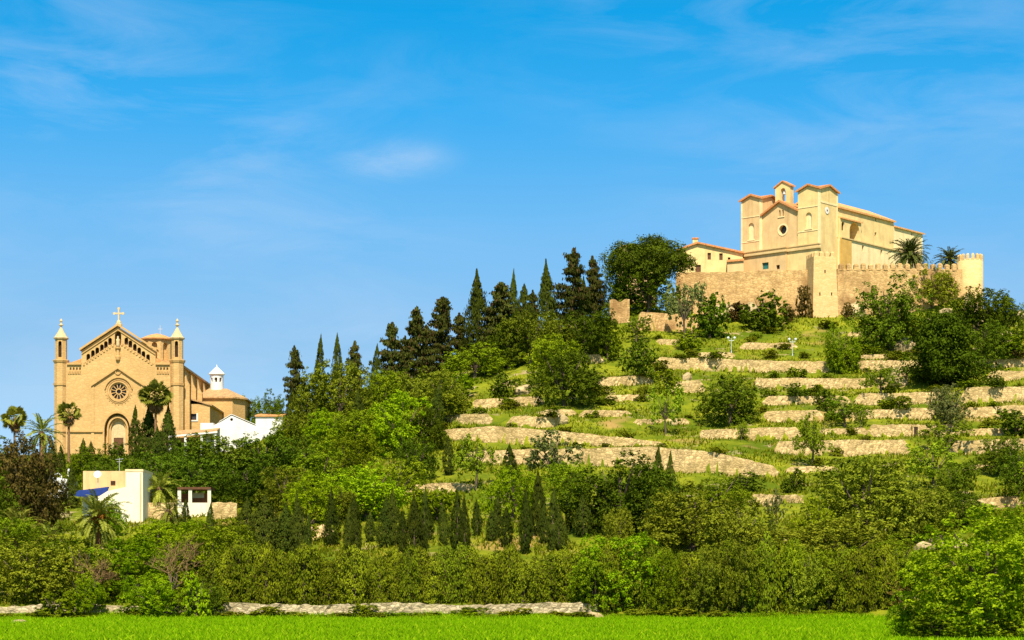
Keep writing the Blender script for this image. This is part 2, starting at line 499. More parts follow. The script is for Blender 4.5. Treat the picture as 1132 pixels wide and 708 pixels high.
class MB:
    def __init__(self):
        self.v, self.f = [], []

    def add(self, vs, fs):
        o = len(self.v)
        self.v += [tuple(p) for p in vs]
        self.f += [tuple(i + o for i in q) for q in fs]
        return self

    def box(self, x0, x1, y0, y1, z0, z1):
        if x0 > x1: x0, x1 = x1, x0
        if y0 > y1: y0, y1 = y1, y0
        if z0 > z1: z0, z1 = z1, z0
        return self.add([(x0, y0, z0), (x1, y0, z0), (x1, y1, z0), (x0, y1, z0), (x0, y0, z1), (x1, y0, z1), (x1, y1, z1), (x0, y1, z1)],
                        [(0, 3, 2, 1), (4, 5, 6, 7), (0, 1, 5, 4), (1, 2, 6, 5), (2, 3, 7, 6), (3, 0, 4, 7)])

    def _prism(self, a, b):
        n = len(a)
        return self.add(list(a) + list(b), [tuple(range(n - 1, -1, -1)), tuple(range(n, 2 * n))] +
                        [(i, (i + 1) % n, n + (i + 1) % n, n + i) for i in range(n)])

    def prism_y(self, poly, y0, y1):
        return self._prism([(x, y0, z) for x, z in poly], [(x, y1, z) for x, z in poly])

    def prism_x(self, poly, x0, x1):
        return self._prism([(x0, y, z) for y, z in poly], [(x1, y, z) for y, z in poly])

    def prism_z(self, poly, z0, z1, top=1.0, c=(0, 0)):
        return self._prism([(x, y, z0) for x, y in poly], [(c[0] + (x - c[0]) * top, c[1] + (y - c[1]) * top, z1) for x, y in poly])

    def lathe(self, prof, n=8, cx=0.0, cy=0.0, ph=0.0):
        vs, fs = [], []
        for r, z in prof:
            for i in range(n):
                a = ph + 2 * math.pi * i / n
                vs.append((cx + r * math.cos(a), cy + r * math.sin(a), z))
        for k in range(len(prof) - 1):
            for i in range(n):
                j = (i + 1) % n
                fs.append((k * n + i, k * n + j, (k + 1) * n + j, (k + 1) * n + i))
        fs.append(tuple(range(n - 1, -1, -1)))
        fs.append(tuple((len(prof) - 1) * n + i for i in range(n)))
        return self.add(vs, fs)

    def tube(self, pts, rad, n=6):
        pts = [Vector(p) for p in pts]
        vs, fs = [], []
        for i, p in enumerate(pts):
            d = (pts[min(i + 1, len(pts) - 1)] - pts[max(i - 1, 0)]).normalized()
            a = Vector((0, 0, 1)) if abs(d.z) < 0.9 else Vector((1, 0, 0))
            u = d.cross(a).normalized()
            w = d.cross(u)
            for k in range(n):
                t = 2 * math.pi * k / n
                vs.append(p + (u * math.cos(t) + w * math.sin(t)) * rad[i])
        for i in range(len(pts) - 1):
            for k in range(n):
                j = (k + 1) % n
                fs.append((i * n + k, i * n + j, (i + 1) * n + j, (i + 1) * n + k))
        fs.append(tuple(range(n - 1, -1, -1)))
        fs.append(tuple((len(pts) - 1) * n + k for k in range(n)))
        return self.add(vs, fs)

    def shell(self, vs, fs, dz):
        """a sheet thickened downwards by dz"""
        n = len(vs)
        cnt = {}
        for q in fs:
            for i in range(len(q)):
                e = (q[i], q[(i + 1) % len(q)])
                cnt[e] = cnt.get(e, 0) + 1
        side = [e for e in cnt if (e[1], e[0]) not in cnt]
        al = list(vs) + [(x, y, z - dz) for x, y, z in vs]
        return self.add(al, list(fs) + [tuple(i + n for i in reversed(q)) for q in fs] + [(b, a, a + n, b + n) for a, b in side])

    def ring(self, cx, cz, r0, r1, y0, y1, a0=0.0, a1=360.0, n=32):
        """flat ring in the x-z plane, extruded in y"""
        full = abs(a1 - a0) >= 360
        m = n if full else n + 1
        vs = []
        for i in range(m):
            a = R(a0 + (a1 - a0) * i / n)
            for r in (r0, r1):
                for y in (y0, y1):
                    vs.append((cx + r * math.cos(a), y, cz + r * math.sin(a)))
        fs = []
        for i in range(n):
            a, b = i * 4, ((i + 1) % m) * 4
            fs += [(a, a + 2, b + 2, b), (a + 1, b + 1, b + 3, a + 3), (a, b, b + 1, a + 1), (a + 2, a + 3, b + 3, b + 2)]
        if not full:
            e = (m - 1) * 4
            fs += [(0, 1, 3, 2), (e, e + 2, e + 3, e + 1)]
        return self.add(vs, fs)

    def arch_poly(self, x0, x1, z0, z1, n=8, pointed=0.0):
        """outline of an arched opening, z1 = crown"""
        r = (x1 - x0) / 2
        cx = (x0 + x1) / 2
        rise = r * (1 + pointed)
        zs_ = z1 - rise
        p = [(x0, z0), (x1, z0)]
        for i in range(n + 1):
            a = math.pi * i / n
            p.append((cx + r * math.cos(a), zs_ + rise * math.sin(a)))
        return p

    def mesh(self, name, mat=None):
        me = bpy.data.meshes.new(name)
        me.from_pydata(self.v, [], self.f)
        bm = bmesh.new()
        bm.from_mesh(me)
        bmesh.ops.recalc_face_normals(bm, faces=bm.faces)
        bm.to_mesh(me)
        bm.free()
        if mat:
            me.materials.append(mat)
        return me

    def build(self, name, mat, parent=None, cut=None, smooth=False):
        me = self.mesh(name, mat)
        o = bpy.data.objects.new(name, me)
        COL.objects.link(o)
        if cut is not None and cut.v:
            co = bpy.data.objects.new('cutter', cut.mesh('cutter'))
            COL.objects.link(co)
            md = o.modifiers.new('b', 'BOOLEAN')
            md.operation = 'DIFFERENCE'
            md.object = co
            md.solver = 'EXACT'
            md.use_self = True
            bpy.context.view_layer.update()
            dg = bpy.context.evaluated_depsgraph_get()
            nm = bpy.data.meshes.new_from_object(o.evaluated_get(dg))
            o.modifiers.clear()
            o.data = nm
            nm.name = name
            bpy.data.objects.remove(co)
        if smooth:
            for p in o.data.polygons:
                p.use_smooth = True
        if parent is not None:
            o.parent = parent
        return o


def chaikin(p, k=2):
    for _ in range(k):
        q = [p[0]]
        for a, b in zip(p[:-1], p[1:]):
            q += [tuple(np.array(a) * .75 + np.array(b) * .25), tuple(np.array(a) * .25 + np.array(b) * .75)]
        q.append(p[-1])
        p = q
    return p


# ------------------------------------------------------------------ terrain
CASTLE = [(685, 198), (640, 212), (600, 232), (570, 255), (540, 285), (500, 315), (460, 345), (420, 372), (390, 395), (365, 413), (352, 424), (347, 437), (306, 445), (303, 450)]
COLS = {
    -500: [(685, 198), (660, 215), (640, 240), (620, 300), (600, 400)],
    -60: [(685, 198), (640, 214), (600, 240), (565, 280), (540, 320), (520, 375), (508, 400)],
    40: [(685, 198), (640, 214), (600, 240), (562, 275), (533, 318), (510, 375), (503, 396)],
    250: [(685, 198), (640, 214), (600, 240), (560, 275), (531, 318), (508, 365), (502, 392)],
    330: [(685, 198), (640, 214), (600, 240), (560, 275), (530, 308), (500, 345), (478, 372), (457, 400)],
    420: [(685, 198), (640, 214), (600, 240), (560, 273), (520, 305), (480, 340), (450, 370), (425, 400)],
    520: [(685, 198), (640, 214), (600, 237), (560, 268), (520, 298), (480, 328), (440, 360), (410, 388), (397, 402)],
    620: [(685, 198), (640, 213), (600, 235), (560, 265), (520, 297), (480, 325), (440, 352), (400, 382), (366, 412)],
    700: [(685, 198), (640, 212), (600, 233), (560, 262), (520, 295), (480, 326), (440, 355), (400, 385), (360, 412), (338, 432)],
    742: CASTLE[:-4] + [(352, 424), (342, 436)],
    752: CASTLE,
    1058: CASTLE,
    1078: CASTLE[:-4] + [(352, 424), (338, 438)],
    1132: CASTLE[:-4] + [(358, 424), (352, 436)],
    1300: [(685, 198), (640, 212), (600, 232), (560, 265), (520, 300), (480, 332), (440, 366), (410, 400), (395, 425)],
    1700: [(685, 198), (650, 212), (630, 232), (600, 275), (580, 330), (560, 400), (550, 430)],
    2600: [(685, 198), (670, 212), (660, 300), (650, 400)],
}
PXT = np.arange(-700, 2701, 4.0)
YT = np.arange(0, 1202, 1.0)


def _profile(pts):
    Y = [0, 150, 190]
    Z = [0, 0, 0]
    for py, y in pts:
        Y.append(y)
        Z.append(CZ + (YH - py) * y / F)
    zr = Z[-1]
    yr = Y[-1]
    Y += [max(yr + 30, 478), 560, 700, 1000, 1201]
    Z += [zr + 0.3, zr * 0.75, zr * 0.35, 0, 0]
    return np.interp(YT, Y, Z)


def _gauss(a, s, axis):
    r = int(s * 3) + 1
    k = np.exp(-0.5 * (np.arange(-r, r + 1) / s) ** 2)
    k /= k.sum()
    p = [(0, 0), (0, 0)]
    p[axis] = (r, r)
    b = np.pad(a, p, mode='edge')
    return np.apply_along_axis(lambda v: np.convolve(v, k, mode='valid'), axis, b)


_pk = sorted(COLS)
_prof = np.array([_profile(COLS[k]) for k in _pk])
TAB = np.empty((len(PXT), len(YT)))
for j in range(len(YT)):
    TAB[:, j] = np.interp(PXT, _pk, _prof[:, j])
TAB = _gauss(_gauss(TAB, 1.6, 0), 1.3, 1)


def _bump(x, y):
    return (np.sin(x * 0.11 + 1.3) * np.cos(y * 0.13) * 0.45 + np.sin(x * 0.31 + y * 0.23) * 0.18 + np.sin(x * 0.9 - y * 0.7 + 2) * 0.07)


def h_smooth(x, y):
    x = np.asarray(x, float)
    y = np.asarray(y, float)
    ys = np.clip(y, 20, 1200)
    px = np.clip(CX + F * x / ys, PXT[0], PXT[-1] - 4.001)
    i = (px - PXT[0]) / 4.0
    j = np.clip(ys, 0, 1200.0)
    i0 = i.astype(int)
    j0 = np.minimum(j.astype(int), len(YT) - 2)
    di, dj = i - i0, j - j0
    z = (TAB[i0, j0] * (1 - di) * (1 - dj) + TAB[i0 + 1, j0] * di * (1 - dj) + TAB[i0, j0 + 1] * (1 - di) * dj + TAB[i0 + 1, j0 + 1] * di * dj)
    amp = np.clip((y - 215) / 40, 0, 1) * np.clip((560 - y) / 60, 0, 1)
    # no humps under the church terrace nor inside the castle
    return z + _bump(x, y) * amp * np.where(y > 385, 0.35, 1.0)


WALLS = []      # dict(px, Y, h)


def height(x, y):
    x = np.asarray(x, float)
    y = np.asarray(y, float)
    z = h_smooth(x, y)
    px = CX + F * x / np.maximum(y, 20)
    for w in WALLS:
        Yw = np.interp(px, w['px'], w['Y'])
        a, b = w['px'][0], w['px'][-1]
        t = np.clip((px - a + 5) / 9, 0, 1) * np.clip((b - px + 5) / 9, 0, 1)
        if not np.any(t > 0):
            continue
        h = np.interp(px, w['px'], w['h']) * t
        d = y - (Yw + 0.30)
        Lr = w['L']
        up = np.where((d >= 0) & (d < Lr), 0.5 * (1 - d / Lr), 0.0)
        dn = np.where((d < 0) & (d > -Lr), -0.5 * (1 + d / Lr), 0.0)
        z = z + h * (up + dn)
    return z


_YR = np.arange(100, 500, 0.25)


def hit(px, py, smooth=False, ymin=100.0):
    """distance at which the line of sight through a photo pixel meets the ground"""
    u = (px - CX) / F
    Y = _YR[_YR >= ymin]
    zt = (h_smooth if smooth else height)(u * Y, Y)
    zr = CZ + (YH - py) * Y / F
    k = np.nonzero(zt >= zr)[0]
    return float(Y[k[0]]) if len(k) else 430.0


WDEF = [
    # label, [(px, base py, height px)], L
    ('short low terrace wall beside the two white lamp posts', [(818, 387, 6), (882, 387, 6)], 4),
    ('long dry stone wall on the second terrace below the rampart', [(724, 409, 12), (780, 411, 13), (850, 413, 13), (918, 413, 12)], 5),
    ('dry stone wall between the mid green tree and the great dark fir', [(928, 412, 11), (1020, 411, 12)], 5),
    ('upper right dry stone wall running out of the photo below the dark bushes', [(1068, 408, 9), (1195, 405, 9)], 5),
    ('broken dry stone wall on the third terrace below the square tower', [(832, 431, 11), (932, 431, 11), (1003, 429, 9)], 5),
    ('low stone wall right of the great dark fir', [(1090, 422, 10), (1195, 420, 11)], 5),
    ('dry stone wall right of the round carob tree', [(843, 449, 9), (907, 448, 9), (942, 448, 8)], 5),
    ('dry stone wall behind the small round dark bush', [(944, 449, 12), (1045, 448, 14)], 5),
    ('tall pale dry stone wall at the right edge behind the grey olive tree', [(1062, 448, 18), (1195, 444, 18)], 5),
    ('dry stone wall at the foot of the round carob tree', [(841, 468, 12), (912, 467, 12)], 5),
    ('dry stone wall below the small round dark bush', [(914, 467, 12), (1038, 465, 13)], 5),
    ('pale dry stone wall beside the dark bush at the right edge', [(1066, 465, 13), (1195, 462, 14)], 5),
    ('dry stone wall left of the tall fresh green almond tree', [(773, 489, 13), (888, 487, 14)], 5),
    ('dry stone wall with a small dark doorway', [(958, 484, 12), (1058, 482, 12)], 5),
    ('tall dry stone wall right of the tall fresh green almond tree', [(856, 507, 19), (1008, 505, 18)], 5),
    ('dry stone wall behind the spreading almond tree', [(1050, 504, 15), (1140, 501, 16)], 5),
    ('longest tall pale wall crossing the middle of the slope', [(512, 515, 14), (580, 518, 21), (640, 520, 24), (720, 525, 31), (790, 531, 31), (835, 530, 18), (862, 527, 7)], 6),
    ('wide pale terrace wall just above the longest wall', [(482, 488, 11), (540, 492, 20), (640, 494, 14), (738, 495, 4)], 5),
    ('short dry stone wall at the left end of the open terraces', [(489, 470, 10), (545, 470, 11)], 4),
    ('dry stone wall on the upper left terrace below the olive bushes', [(519, 454, 11), (602, 450, 11)], 5),
    ('small stone wall left of the big dark oak foot', [(560, 475, 13), (618, 473, 11)], 4),
    ('very short stone wall between the bushes under the ruined wall', [(646, 403, 9), (670, 403, 9)], 4),
    ('dry stone wall under the dark bush right of the big oak', [(659, 428, 9), (724, 426, 10)], 5),
    ('dry stone wall above the slender green tree', [(740, 435, 12), (780, 435, 13)], 5),
    ('tiny topmost terrace wall below the left rampart', [(724, 382, 5), (756, 382, 5)], 3),
    ('curving pale stone wall beside the dark maroon bush', [(446, 552, 8), (468, 546, 11), (486, 546, 10), (528, 546, 9)], 5),
    ('lowest pale terrace wall among the olive trees', [(827, 561, 13), (892, 561, 14)], 5),
    ('rough stone wall right of the low round bush', [(1074, 567, 14), (1135, 564, 15)], 5),
    ('sloping stone wall at the upper left edge of the terraces', [(544, 439, 9), (574, 428, 9)], 4),
    ('thin stone line between the lamp posts and the upper long wall', [(760, 397, 5), (815, 396, 5)], 3),
    ('thin stone line left of the great dark fir foot', [(938, 399, 5), (1000, 398, 5)], 3),
    ('thin stone line right of the dark bush under the umbrella pine', [(668, 445, 6), (722, 444, 6)], 3),
    ('thin stone line above the big dark oak left side', [(598, 461, 6), (640, 460, 6)], 3),
    ('thin broken stone line left of the round carob tree', [(700, 471, 6), (765, 470, 6)], 3),
    ('thin stone line above the wide pale wall', [(640, 462, 6), (700, 461, 6)], 3),
    ('thin stone line under the grey olive tree', [(1036, 483, 7), (1140, 482, 7)], 3),
    ('thin stone line below the tall almond tree', [(868, 524, 6), (930, 523, 6)], 3),
    ('thin stone line at the right edge above the green terrace', [(1064, 522, 7), (1150, 521, 7)], 3),
    ('thin stone line under the leaning fresh green tree', [(905, 481, 5), (962, 480, 5)], 3),
    ('thin stone line high on the slope right of the square tower', [(935, 374, 5), (980, 373, 5)], 3),
    ('sandy retaining wall under the umbrella pine', [(704, 372, 28), (776, 372, 22)], 6),
    ('stone wall showing between the small cypresses', [(322, 602, 14), (372, 594, 14)], 4),
]
for lab, pts, Lw in WDEF:
    pxs = np.arange(pts[0][0], pts[-1][0] + 0.1, 2.0)
    pb = np.interp(pxs, [p[0] for p in pts], [p[1] for p in pts])
    ph = np.interp(pxs, [p[0] for p in pts], [p[2] for p in pts]) * 0.97
    Yw = np.array([hit(a, b - c / 2, True) for a, b, c in zip(pxs, pb, ph)])
    k = np.ones(9) / 9
    Yw = np.convolve(np.pad(Yw, 4, mode='edge'), k, mode='valid')
    WALLS.append(dict(px=pxs, Y=Yw, h=ph * Yw / F, L=Lw, label=lab))

xs = np.concatenate([-np.geomspace(5000, 125, 16), np.arange(-120, 122, 0.7), np.geomspace(125, 5000, 16)])
ysn = np.concatenate([np.linspace(-1500, 60, 8), np.arange(70, 196, 6.0), np.arange(196, 460, 0.55), np.arange(462, 720, 8.0), np.geomspace(740, 9000, 14)])
GX, GY = np.meshgrid(xs, ysn, indexing='ij')
GZ = height(GX, GY)
nx, ny = len(xs), len(ysn)
idx = np.arange(nx * ny).reshape(nx, ny)
quads = np.stack([idx[:-1, :-1].ravel(), idx[1:, :-1].ravel(), idx[1:, 1:].ravel(), idx[:-1, 1:].ravel()], 1)

m, n, l, b = new_mat('hillside_ground')
b.inputs['Roughness'].default_value = 1.0
b.inputs['Specular IOR Level'].default_value = 0.05
g = N(n, 'ShaderNodeNewGeometry')


def noise(scale, detail=4, rough=0.6, vec=None):
    q = N(n, 'ShaderNodeTexNoise')
    q.inputs['Scale'].default_value = scale
    q.inputs['Detail'].default_value = detail
    q.inputs['Roughness'].default_value = rough
    l.new(vec if vec else g.outputs['Position'], q.inputs['Vector'])
    return q.outputs['Fac']


def ramp(fac, a, c, lo=0.0, hi=1.0):
    q = N(n, 'ShaderNodeMapRange')
    q.inputs['From Min'].default_value = a
    q.inputs['From Max'].default_value = c
    q.inputs['To Min'].default_value = lo
    q.inputs['To Max'].default_value = hi
    l.new(fac, q.inputs['Value'])
    return q.outputs[0]


def mix(fac, c1, c2):
    q = N(n, 'ShaderNodeMixRGB')
    if isinstance(fac, float):
        q.inputs['Fac'].default_value = fac
    else:
        l.new(fac, q.inputs['Fac'])
    for s, c in (('Color1', c1), ('Color2', c2)):
        if isinstance(c, tuple):
            q.inputs[s].default_value = c4(c)
        else:
            l.new(c, q.inputs[s])
    return q.outputs[0]


grass = mix(ramp(noise(0.09, 5, 0.65), 0.38, 0.62), (0.085, 0.118, 0.004), (0.245, 0.245, 0.012))
grass = mix(ramp(noise(0.6, 4, 0.7), 0.42, 0.66, 0, 0.75), grass, (0.075, 0.11, 0.006))
earth = mix(ramp(noise(1.2, 4, 0.7), 0.35, 0.65), (0.25, 0.16, 0.07), (0.46, 0.34, 0.18))
hill = mix(ramp(noise(0.16, 6, 0.72), 0.585, 0.66), grass, earth)
# far red earth patches
hill = mix(ramp(noise(0.05, 3, 0.6), 0.62, 0.70, 0, 0.6), hill, (0.42, 0.22, 0.09))
field = mix(ramp(noise(0.13, 5, 0.65), 0.35, 0.65), (0.10, 0.22, 0.003), (0.25, 0.38, 0.004))  # ground kept darker than the blades, painted as shade between them
sy = N(n, 'ShaderNodeSeparateXYZ')
l.new(g.outputs['Position'], sy.inputs[0])
wob = N(n, 'ShaderNodeMath', operation='MULTIPLY_ADD')
l.new(noise(0.12, 3), wob.inputs[0])
wob.inputs[1].default_value = 5.0
l.new(sy.outputs['Y'], wob.inputs[2])
base = mix(ramp(wob.outputs[0], 197.5, 200.0), field, hill)
l.new(base, b.inputs['Base Color'])
bp = N(n, 'ShaderNodeBump')
bp.inputs['Strength'].default_value = 0.8
bp.inputs['Distance'].default_value = 0.3
l.new(noise(1.5, 5, 0.7), bp.inputs['Height'])
l.new(bp.outputs[0], b.inputs['Normal'])
ground = bpy.data.objects.new('ground', np_mesh('ground', np.stack([GX.ravel(), GY.ravel(), GZ.ravel()], 1), quads, m, smooth=True))
COL.objects.link(ground)
ground['kind'] = 'structure'
ground['label'] = 'green field rising into the terraced hillside'

# ------------------------------------------------------------------ terrace walls


def stone_wall(name, X, Y, Zb, Zt, thick, mat, seed, rough=0.05, rows=5):
    """a wall along a line of stations, with an uneven face and top"""
    rg = np.random.default_rng(seed)
    k = len(X)
    top = Zt + np.convolve(rg.normal(0, 0.10, k + 4) * (0.6 if rows == 5 else 1), np.ones(3) / 3, mode='same')[2:-2]
    dx, dy = np.gradient(X), np.gradient(Y)
    ln = np.hypot(dx, dy) + 1e-9
    nx_, ny_ = dy / ln, -dx / ln
    sgn = np.where(ny_ > 0, -1, 1)
    nx_, ny_ = nx_ * sgn, ny_ * sgn
    V = []
    for r in range(rows + 1):
        t = r / rows
        off = rg.normal(0, rough, k) + 0.10 - 0.22 * t
        V.append(np.stack([X + nx_ * off, Y + ny_ * off, Zb + (top - Zb) * t], 1))
    V.append(np.stack([X - nx_ * thick, Y - ny_ * thick, top + rg.normal(0, 0.05, k)], 1))
    V.append(np.stack([X - nx_ * thick, Y - ny_ * thick, Zb], 1))
    V = np.array(V)
    nr = V.shape[0]
    ii = np.arange(nr * k).reshape(nr, k)
    q = []
    for r in range(nr):
        a, c = ii[r], ii[(r + 1) % nr]
        q.append(np.stack([a[:-1], a[1:], c[1:], c[:-1]], 1))
    fq = np.concatenate(q)
    me = bpy.data.meshes.new(name)
    me.from_pydata(V.reshape(-1, 3).tolist(), [], fq.tolist() + [list(ii[:, 0][::-1]), list(ii[:, -1])])
    me.materials.append(mat)
    me.validate()
    o = bpy.data.objects.new(name, me)
    COL.objects.link(o)
    return o


for wi, w in enumerate(WALLS):
    X = (w['px'] - CX) * w['Y'] / F
    sx = np.arange(X[0], X[-1], 0.35)
    Yw = np.interp(sx, X, w['Y'])
    zb = height(sx, Yw - 0.45)
    zt = height(sx, Yw + 0.95)
    zt = np.maximum(zt, zb + 0.3) + 0.05
    e = np.clip(np.minimum(sx - sx[0], sx[-1] - sx) / 0.9, 0.0, 1)
    zt = zb + (zt - zb) * (0.5 + 0.5 * e)
    o = stone_wall('terrace_wall', sx, Yw, zb - 0.6, zt, 0.7, M['rampart' if 'sandy' in w['label'] else 'drystone'], 100 + wi)
    tag(o, w['label'], 'terrace wall', 'dry stone terrace walls on the hillside', 'thing')

sx = np.arange(-58, 9, 0.35)
o = stone_wall('field_wall', sx, 200 + 0.5 * np.sin(sx * 0.12), np.full(len(sx), -0.4), 1.5 + 0.12 * np.sin(sx * 0.4) + np.where(sx < -28, -0.15, 0), 0.6, M['fieldwall'], 7, 0.06)
tag(o, 'low dry stone wall along the far edge of the green field', 'field wall', None, 'thing')


# ------------------------------------------------------------------ frames for buildings laid out on their own axes
class Fr:
    def __init__(s, px, Y, th, zpy=None, z=None):
        s.ox, s.oy, s.t = (px - CX) * Y / F, Y, R(th)
        s.oz = z if z is not None else CZ + (YH - zpy) * Y / F
        s.c, s.s = math.cos(s.t), math.sin(s.t)

    def fx(s, px, py=None, c=0.0):
        """point of the plane local y = c -> (x, z)"""
        u = (px - CX) / F
        x = (u * (s.oy + c * s.c) - s.ox + c * s.s) / (s.c - u * s.s)
        if py is None:
            return x
        Yw = s.oy + x * s.s + c * s.c
        return (x, CZ + (YH - py) * Yw / F - s.oz)

    def fy(s, px, py=None, c=0.0):
        """point of the plane local x = c -> (y, z)"""
        u = (px - CX) / F
        y = (s.ox + c * s.c - u * (s.oy + c * s.s)) / (u * s.c + s.s)
        if py is None:
            return y
        Yw = s.oy + c * s.s + y * s.c
        return (y, CZ + (YH - py) * Yw / F - s.oz)

    def empty(s, name):
        return empty(name, (s.ox, s.oy, s.oz), s.t)


def bar(mb, p, q, y0, y1, th):
    """a straight moulding in the x-z plane from p to q, th thick upwards"""
    return mb.prism_y([(p[0], p[1]), (q[0], q[1]), (q[0], q[1] + th), (p[0], p[1] + th)], y0, y1)


# ================================================================== PARISH CHURCH
K = Fr(130, 400, 0, zpy=503)
church = K.empty('church')
tag(church, 'tall sandstone church with rose window, gabled front and twin turrets', 'church')
P = lambda px, py: K.fx(px, py)
pm = 400 / F                                        # metres per photo pixel on the front

cut = MB()
poly = [P(73, 520), P(73, 402.5), P(90, 402.5), P(90, 388), P(130.5, 361.5), P(172, 388.5), P(172, 402.5), P(188.5, 402.5), P(188.5, 520)]
AR = [(97.6, 395), (102.7, 391), (107.5, 388), (112.6, 384.5), (117, 381), (121.6, 377.3), (139.6, 377), (144.1, 380.2), (149, 384), (153.8, 388), (158.5, 392), (163.6, 395.5)]
for ax, ay in AR:
    x, z = P(ax, ay)
    cut.prism_y(cut.arch_poly(x - 0.36, x + 0.36, z - 0.75, z + 0.65), -1, 0.8)
x, z = P(130.5, 373)
cut.prism_y(cut.arch_poly(x - 0.62, x + 0.62, z - 1.5, z + 1.15, pointed=0.3), -1, 1.0)
rx, rz = P(131.2, 433)
cut.prism_y([(rx + 1.75 * math.cos(R(i * 11.25)), rz + 1.75 * math.sin(R(i * 11.25))) for i in range(32)], -1, 0.7)
dx_, dz_ = P(129.7, 457)
cut.prism_y(cut.arch_poly(dx_ - 2.5, dx_ + 2.5, -6, dz_, 14, pointed=0.25), -1, 1.5)
for ax in (78, 81.5, 85, 88.5, 174.5, 178, 181.5, 185):
    x, z = P(ax, 408)
    cut.prism_y(cut.arch_poly(x - 0.17, x + 0.17, z - 0.3, z + 0.32, 4), -1, 0.35)
facade = MB().prism_y(poly, 0, 1.8).build('facade', M['church'], church, cut)
# things inside the openings
for ax, ay in AR:
    x, z = P(ax, ay)
    MB().prism_y(MB().arch_poly(x - 0.34, x + 0.34, z - 0.74, z + 0.63), 0.72, 0.78).build('arcade_shade_back', M['dark'], facade)  # dark back painted as the shade deep in each arch
x, z = P(130.5, 373)
MB().prism_y(MB().arch_poly(x - 0.6, x + 0.6, z - 1.48, z + 1.13, pointed=0.3), 0.92, 0.98).build('niche_back', M['wood'], facade)  # dark brown back painted as the shade within the niche
MB().prism_y([(rx + 1.75 * math.cos(R(i * 11.25)), rz + 1.75 * math.sin(R(i * 11.25))) for i in range(32)], 0.55, 0.62).build('rose_glass', M['glass'], facade)
tr = MB().ring(rx, rz, 0.42, 0.62, 0.12, 0.5, n=20).ring(rx, rz, 1.5, 1.76, 0.05, 0.5)
for i in range(12):
    a = R(i * 30 + 15)
    ca, sa = math.cos(a), math.sin(a)
    pts = [(rx + 0.6 * ca - 0.05 * sa, rz + 0.6 * sa + 0.05 * ca), (rx + 0.6 * ca + 0.05 * sa, rz + 0.6 * sa - 0.05 * ca),
           (rx + 1.55 * ca + 0.09 * sa, rz + 1.55 * sa - 0.09 * ca), (rx + 1.55 * ca - 0.09 * sa, rz + 1.55 * sa + 0.09 * ca)]
    tr.prism_y(pts, 0.14, 0.48)
tr.build('rose_tracery', M['church_trim'], facade)
rr = MB().ring(rx, rz, 1.78, 2.05, -0.22, 0.05).ring(rx, rz, 2.2, 2.34, -0.12, 0.05)
for i in range(24):
    a = R(i * 15)
    x, z = rx + 2.55 * math.cos(a), rz + 2.55 * math.sin(a)
    rr.box(x - 0.09, x + 0.09, -0.1, 0.04, z - 0.09, z + 0.09)
rr.ring(rx, rz, 2.62, 2.8, -0.3, 0.05, 10, 170, 20)
rr.build('rose_surround', M['church_trim'], facade)
# portal
pt = MB()
for k, (r0, yy) in enumerate(((2.5, 0.0), (2.1, 0.45), (1.75, 0.9))):
    zs0 = dz_ - 2.5 * 1.25
    o_ = []
    pts = [(dx_ - r0, -6)] + [(dx_ - r0 * math.cos(math.pi * i / 14), zs0 + r0 * 1.25 * math.sin(math.pi * i / 14)) for i in range(15)] + [(dx_ + r0, -6)]
    r1 = r0 - 0.32 if k else r0 + 0.35
    inn = [(dx_ - r1, -6)] + [(dx_ - r1 * math.cos(math.pi * i / 14), zs0 + r1 * 1.25 * math.sin(math.pi * i / 14)) for i in range(15)] + [(dx_ + r1, -6)]
    y0, y1 = (yy - 0.18, yy + 0.02) if k == 0 else (yy - 0.1, yy + 0.4)
    for i in range(len(pts) - 1):
        pt.prism_y([pts[i], pts[i + 1], inn[i + 1], inn[i]], y0, y1)
pt.build('portal_arch', M['church_trim'], facade)
zs0 = dz_ - 3.1
tym = MB().prism_y([(dx_ - 1.8 * math.cos(math.pi * i / 14), zs0 + 2.2 * math.sin(math.pi * i / 14)) for i in range(15)], 1.25, 1.4)
tym.box(dx_ - 1.8, dx_ - 0.95, 1.25, 1.4, -6, zs0).box(dx_ + 0.95, dx_ + 1.8, 1.25, 1.4, -6, zs0).box(dx_ - 0.949, dx_ + 0.949, 1.251, 1.4, dz_ - 4.7, zs0)
tym.build('tympanum', M['church_pale'], facade)
MB().box(dx_ - 0.95, dx_ + 0.95, 1.33, 1.42, -6, dz_ - 4.7).build('portal_door', M['wood'], facade)
# mouldings
for p_, q_, y0_, y1_, th_ in ((P(88.5, 388), P(130.5, 360.5), -0.5, 1.9, 0.42), (P(130.5, 360.5), P(173.5, 388.5), -0.503, 1.897, 0.42),
                              (P(90.3, 392), P(130.5, 365.5), -0.2, 0.05, 0.2), (P(130.5, 365.5), P(171.7, 392.5), -0.203, 0.05, 0.2),
                              (P(101, 427.5), P(130.5, 408), -0.42, 0.05, 0.36), (P(130.5, 408), P(159.5, 427.5), -0.423, 0.05, 0.36),
                              (P(74, 403.5), P(90, 403.5), -0.35, 0.05, 0.36), (P(172, 403.5), P(188, 403.5), -0.35, 0.05, 0.36),
                              (P(74, 478), P(114, 478), -0.3, 0.05, 0.32), (P(145.5, 478), P(188, 478), -0.3, 0.05, 0.32)):
    bar(MB(), p_, q_, y0_, y1_, th_).build('cornice', M['church_trim'], facade)
for (a, bq) in (((92, 402.5), (127, 379.5)), ((134, 379.5), (170, 403))):
    co = MB()
    bar(co, P(a[0], a[1] + 0.2), P(bq[0], bq[1] + 0.2), -0.07, 0.04, 0.22)
    for i in range(0, 22, 2):
        t = (i + 0.5) / 22
        x, z = P(a[0] + (bq[0] - a[0]) * t, a[1] + (bq[1] - a[1]) * t)
        co.box(x - 0.17, x + 0.17, -0.15, 0.03, z - 0.4, z + 0.1)
    co.build('corbel_frieze', M['church_trim'], facade)
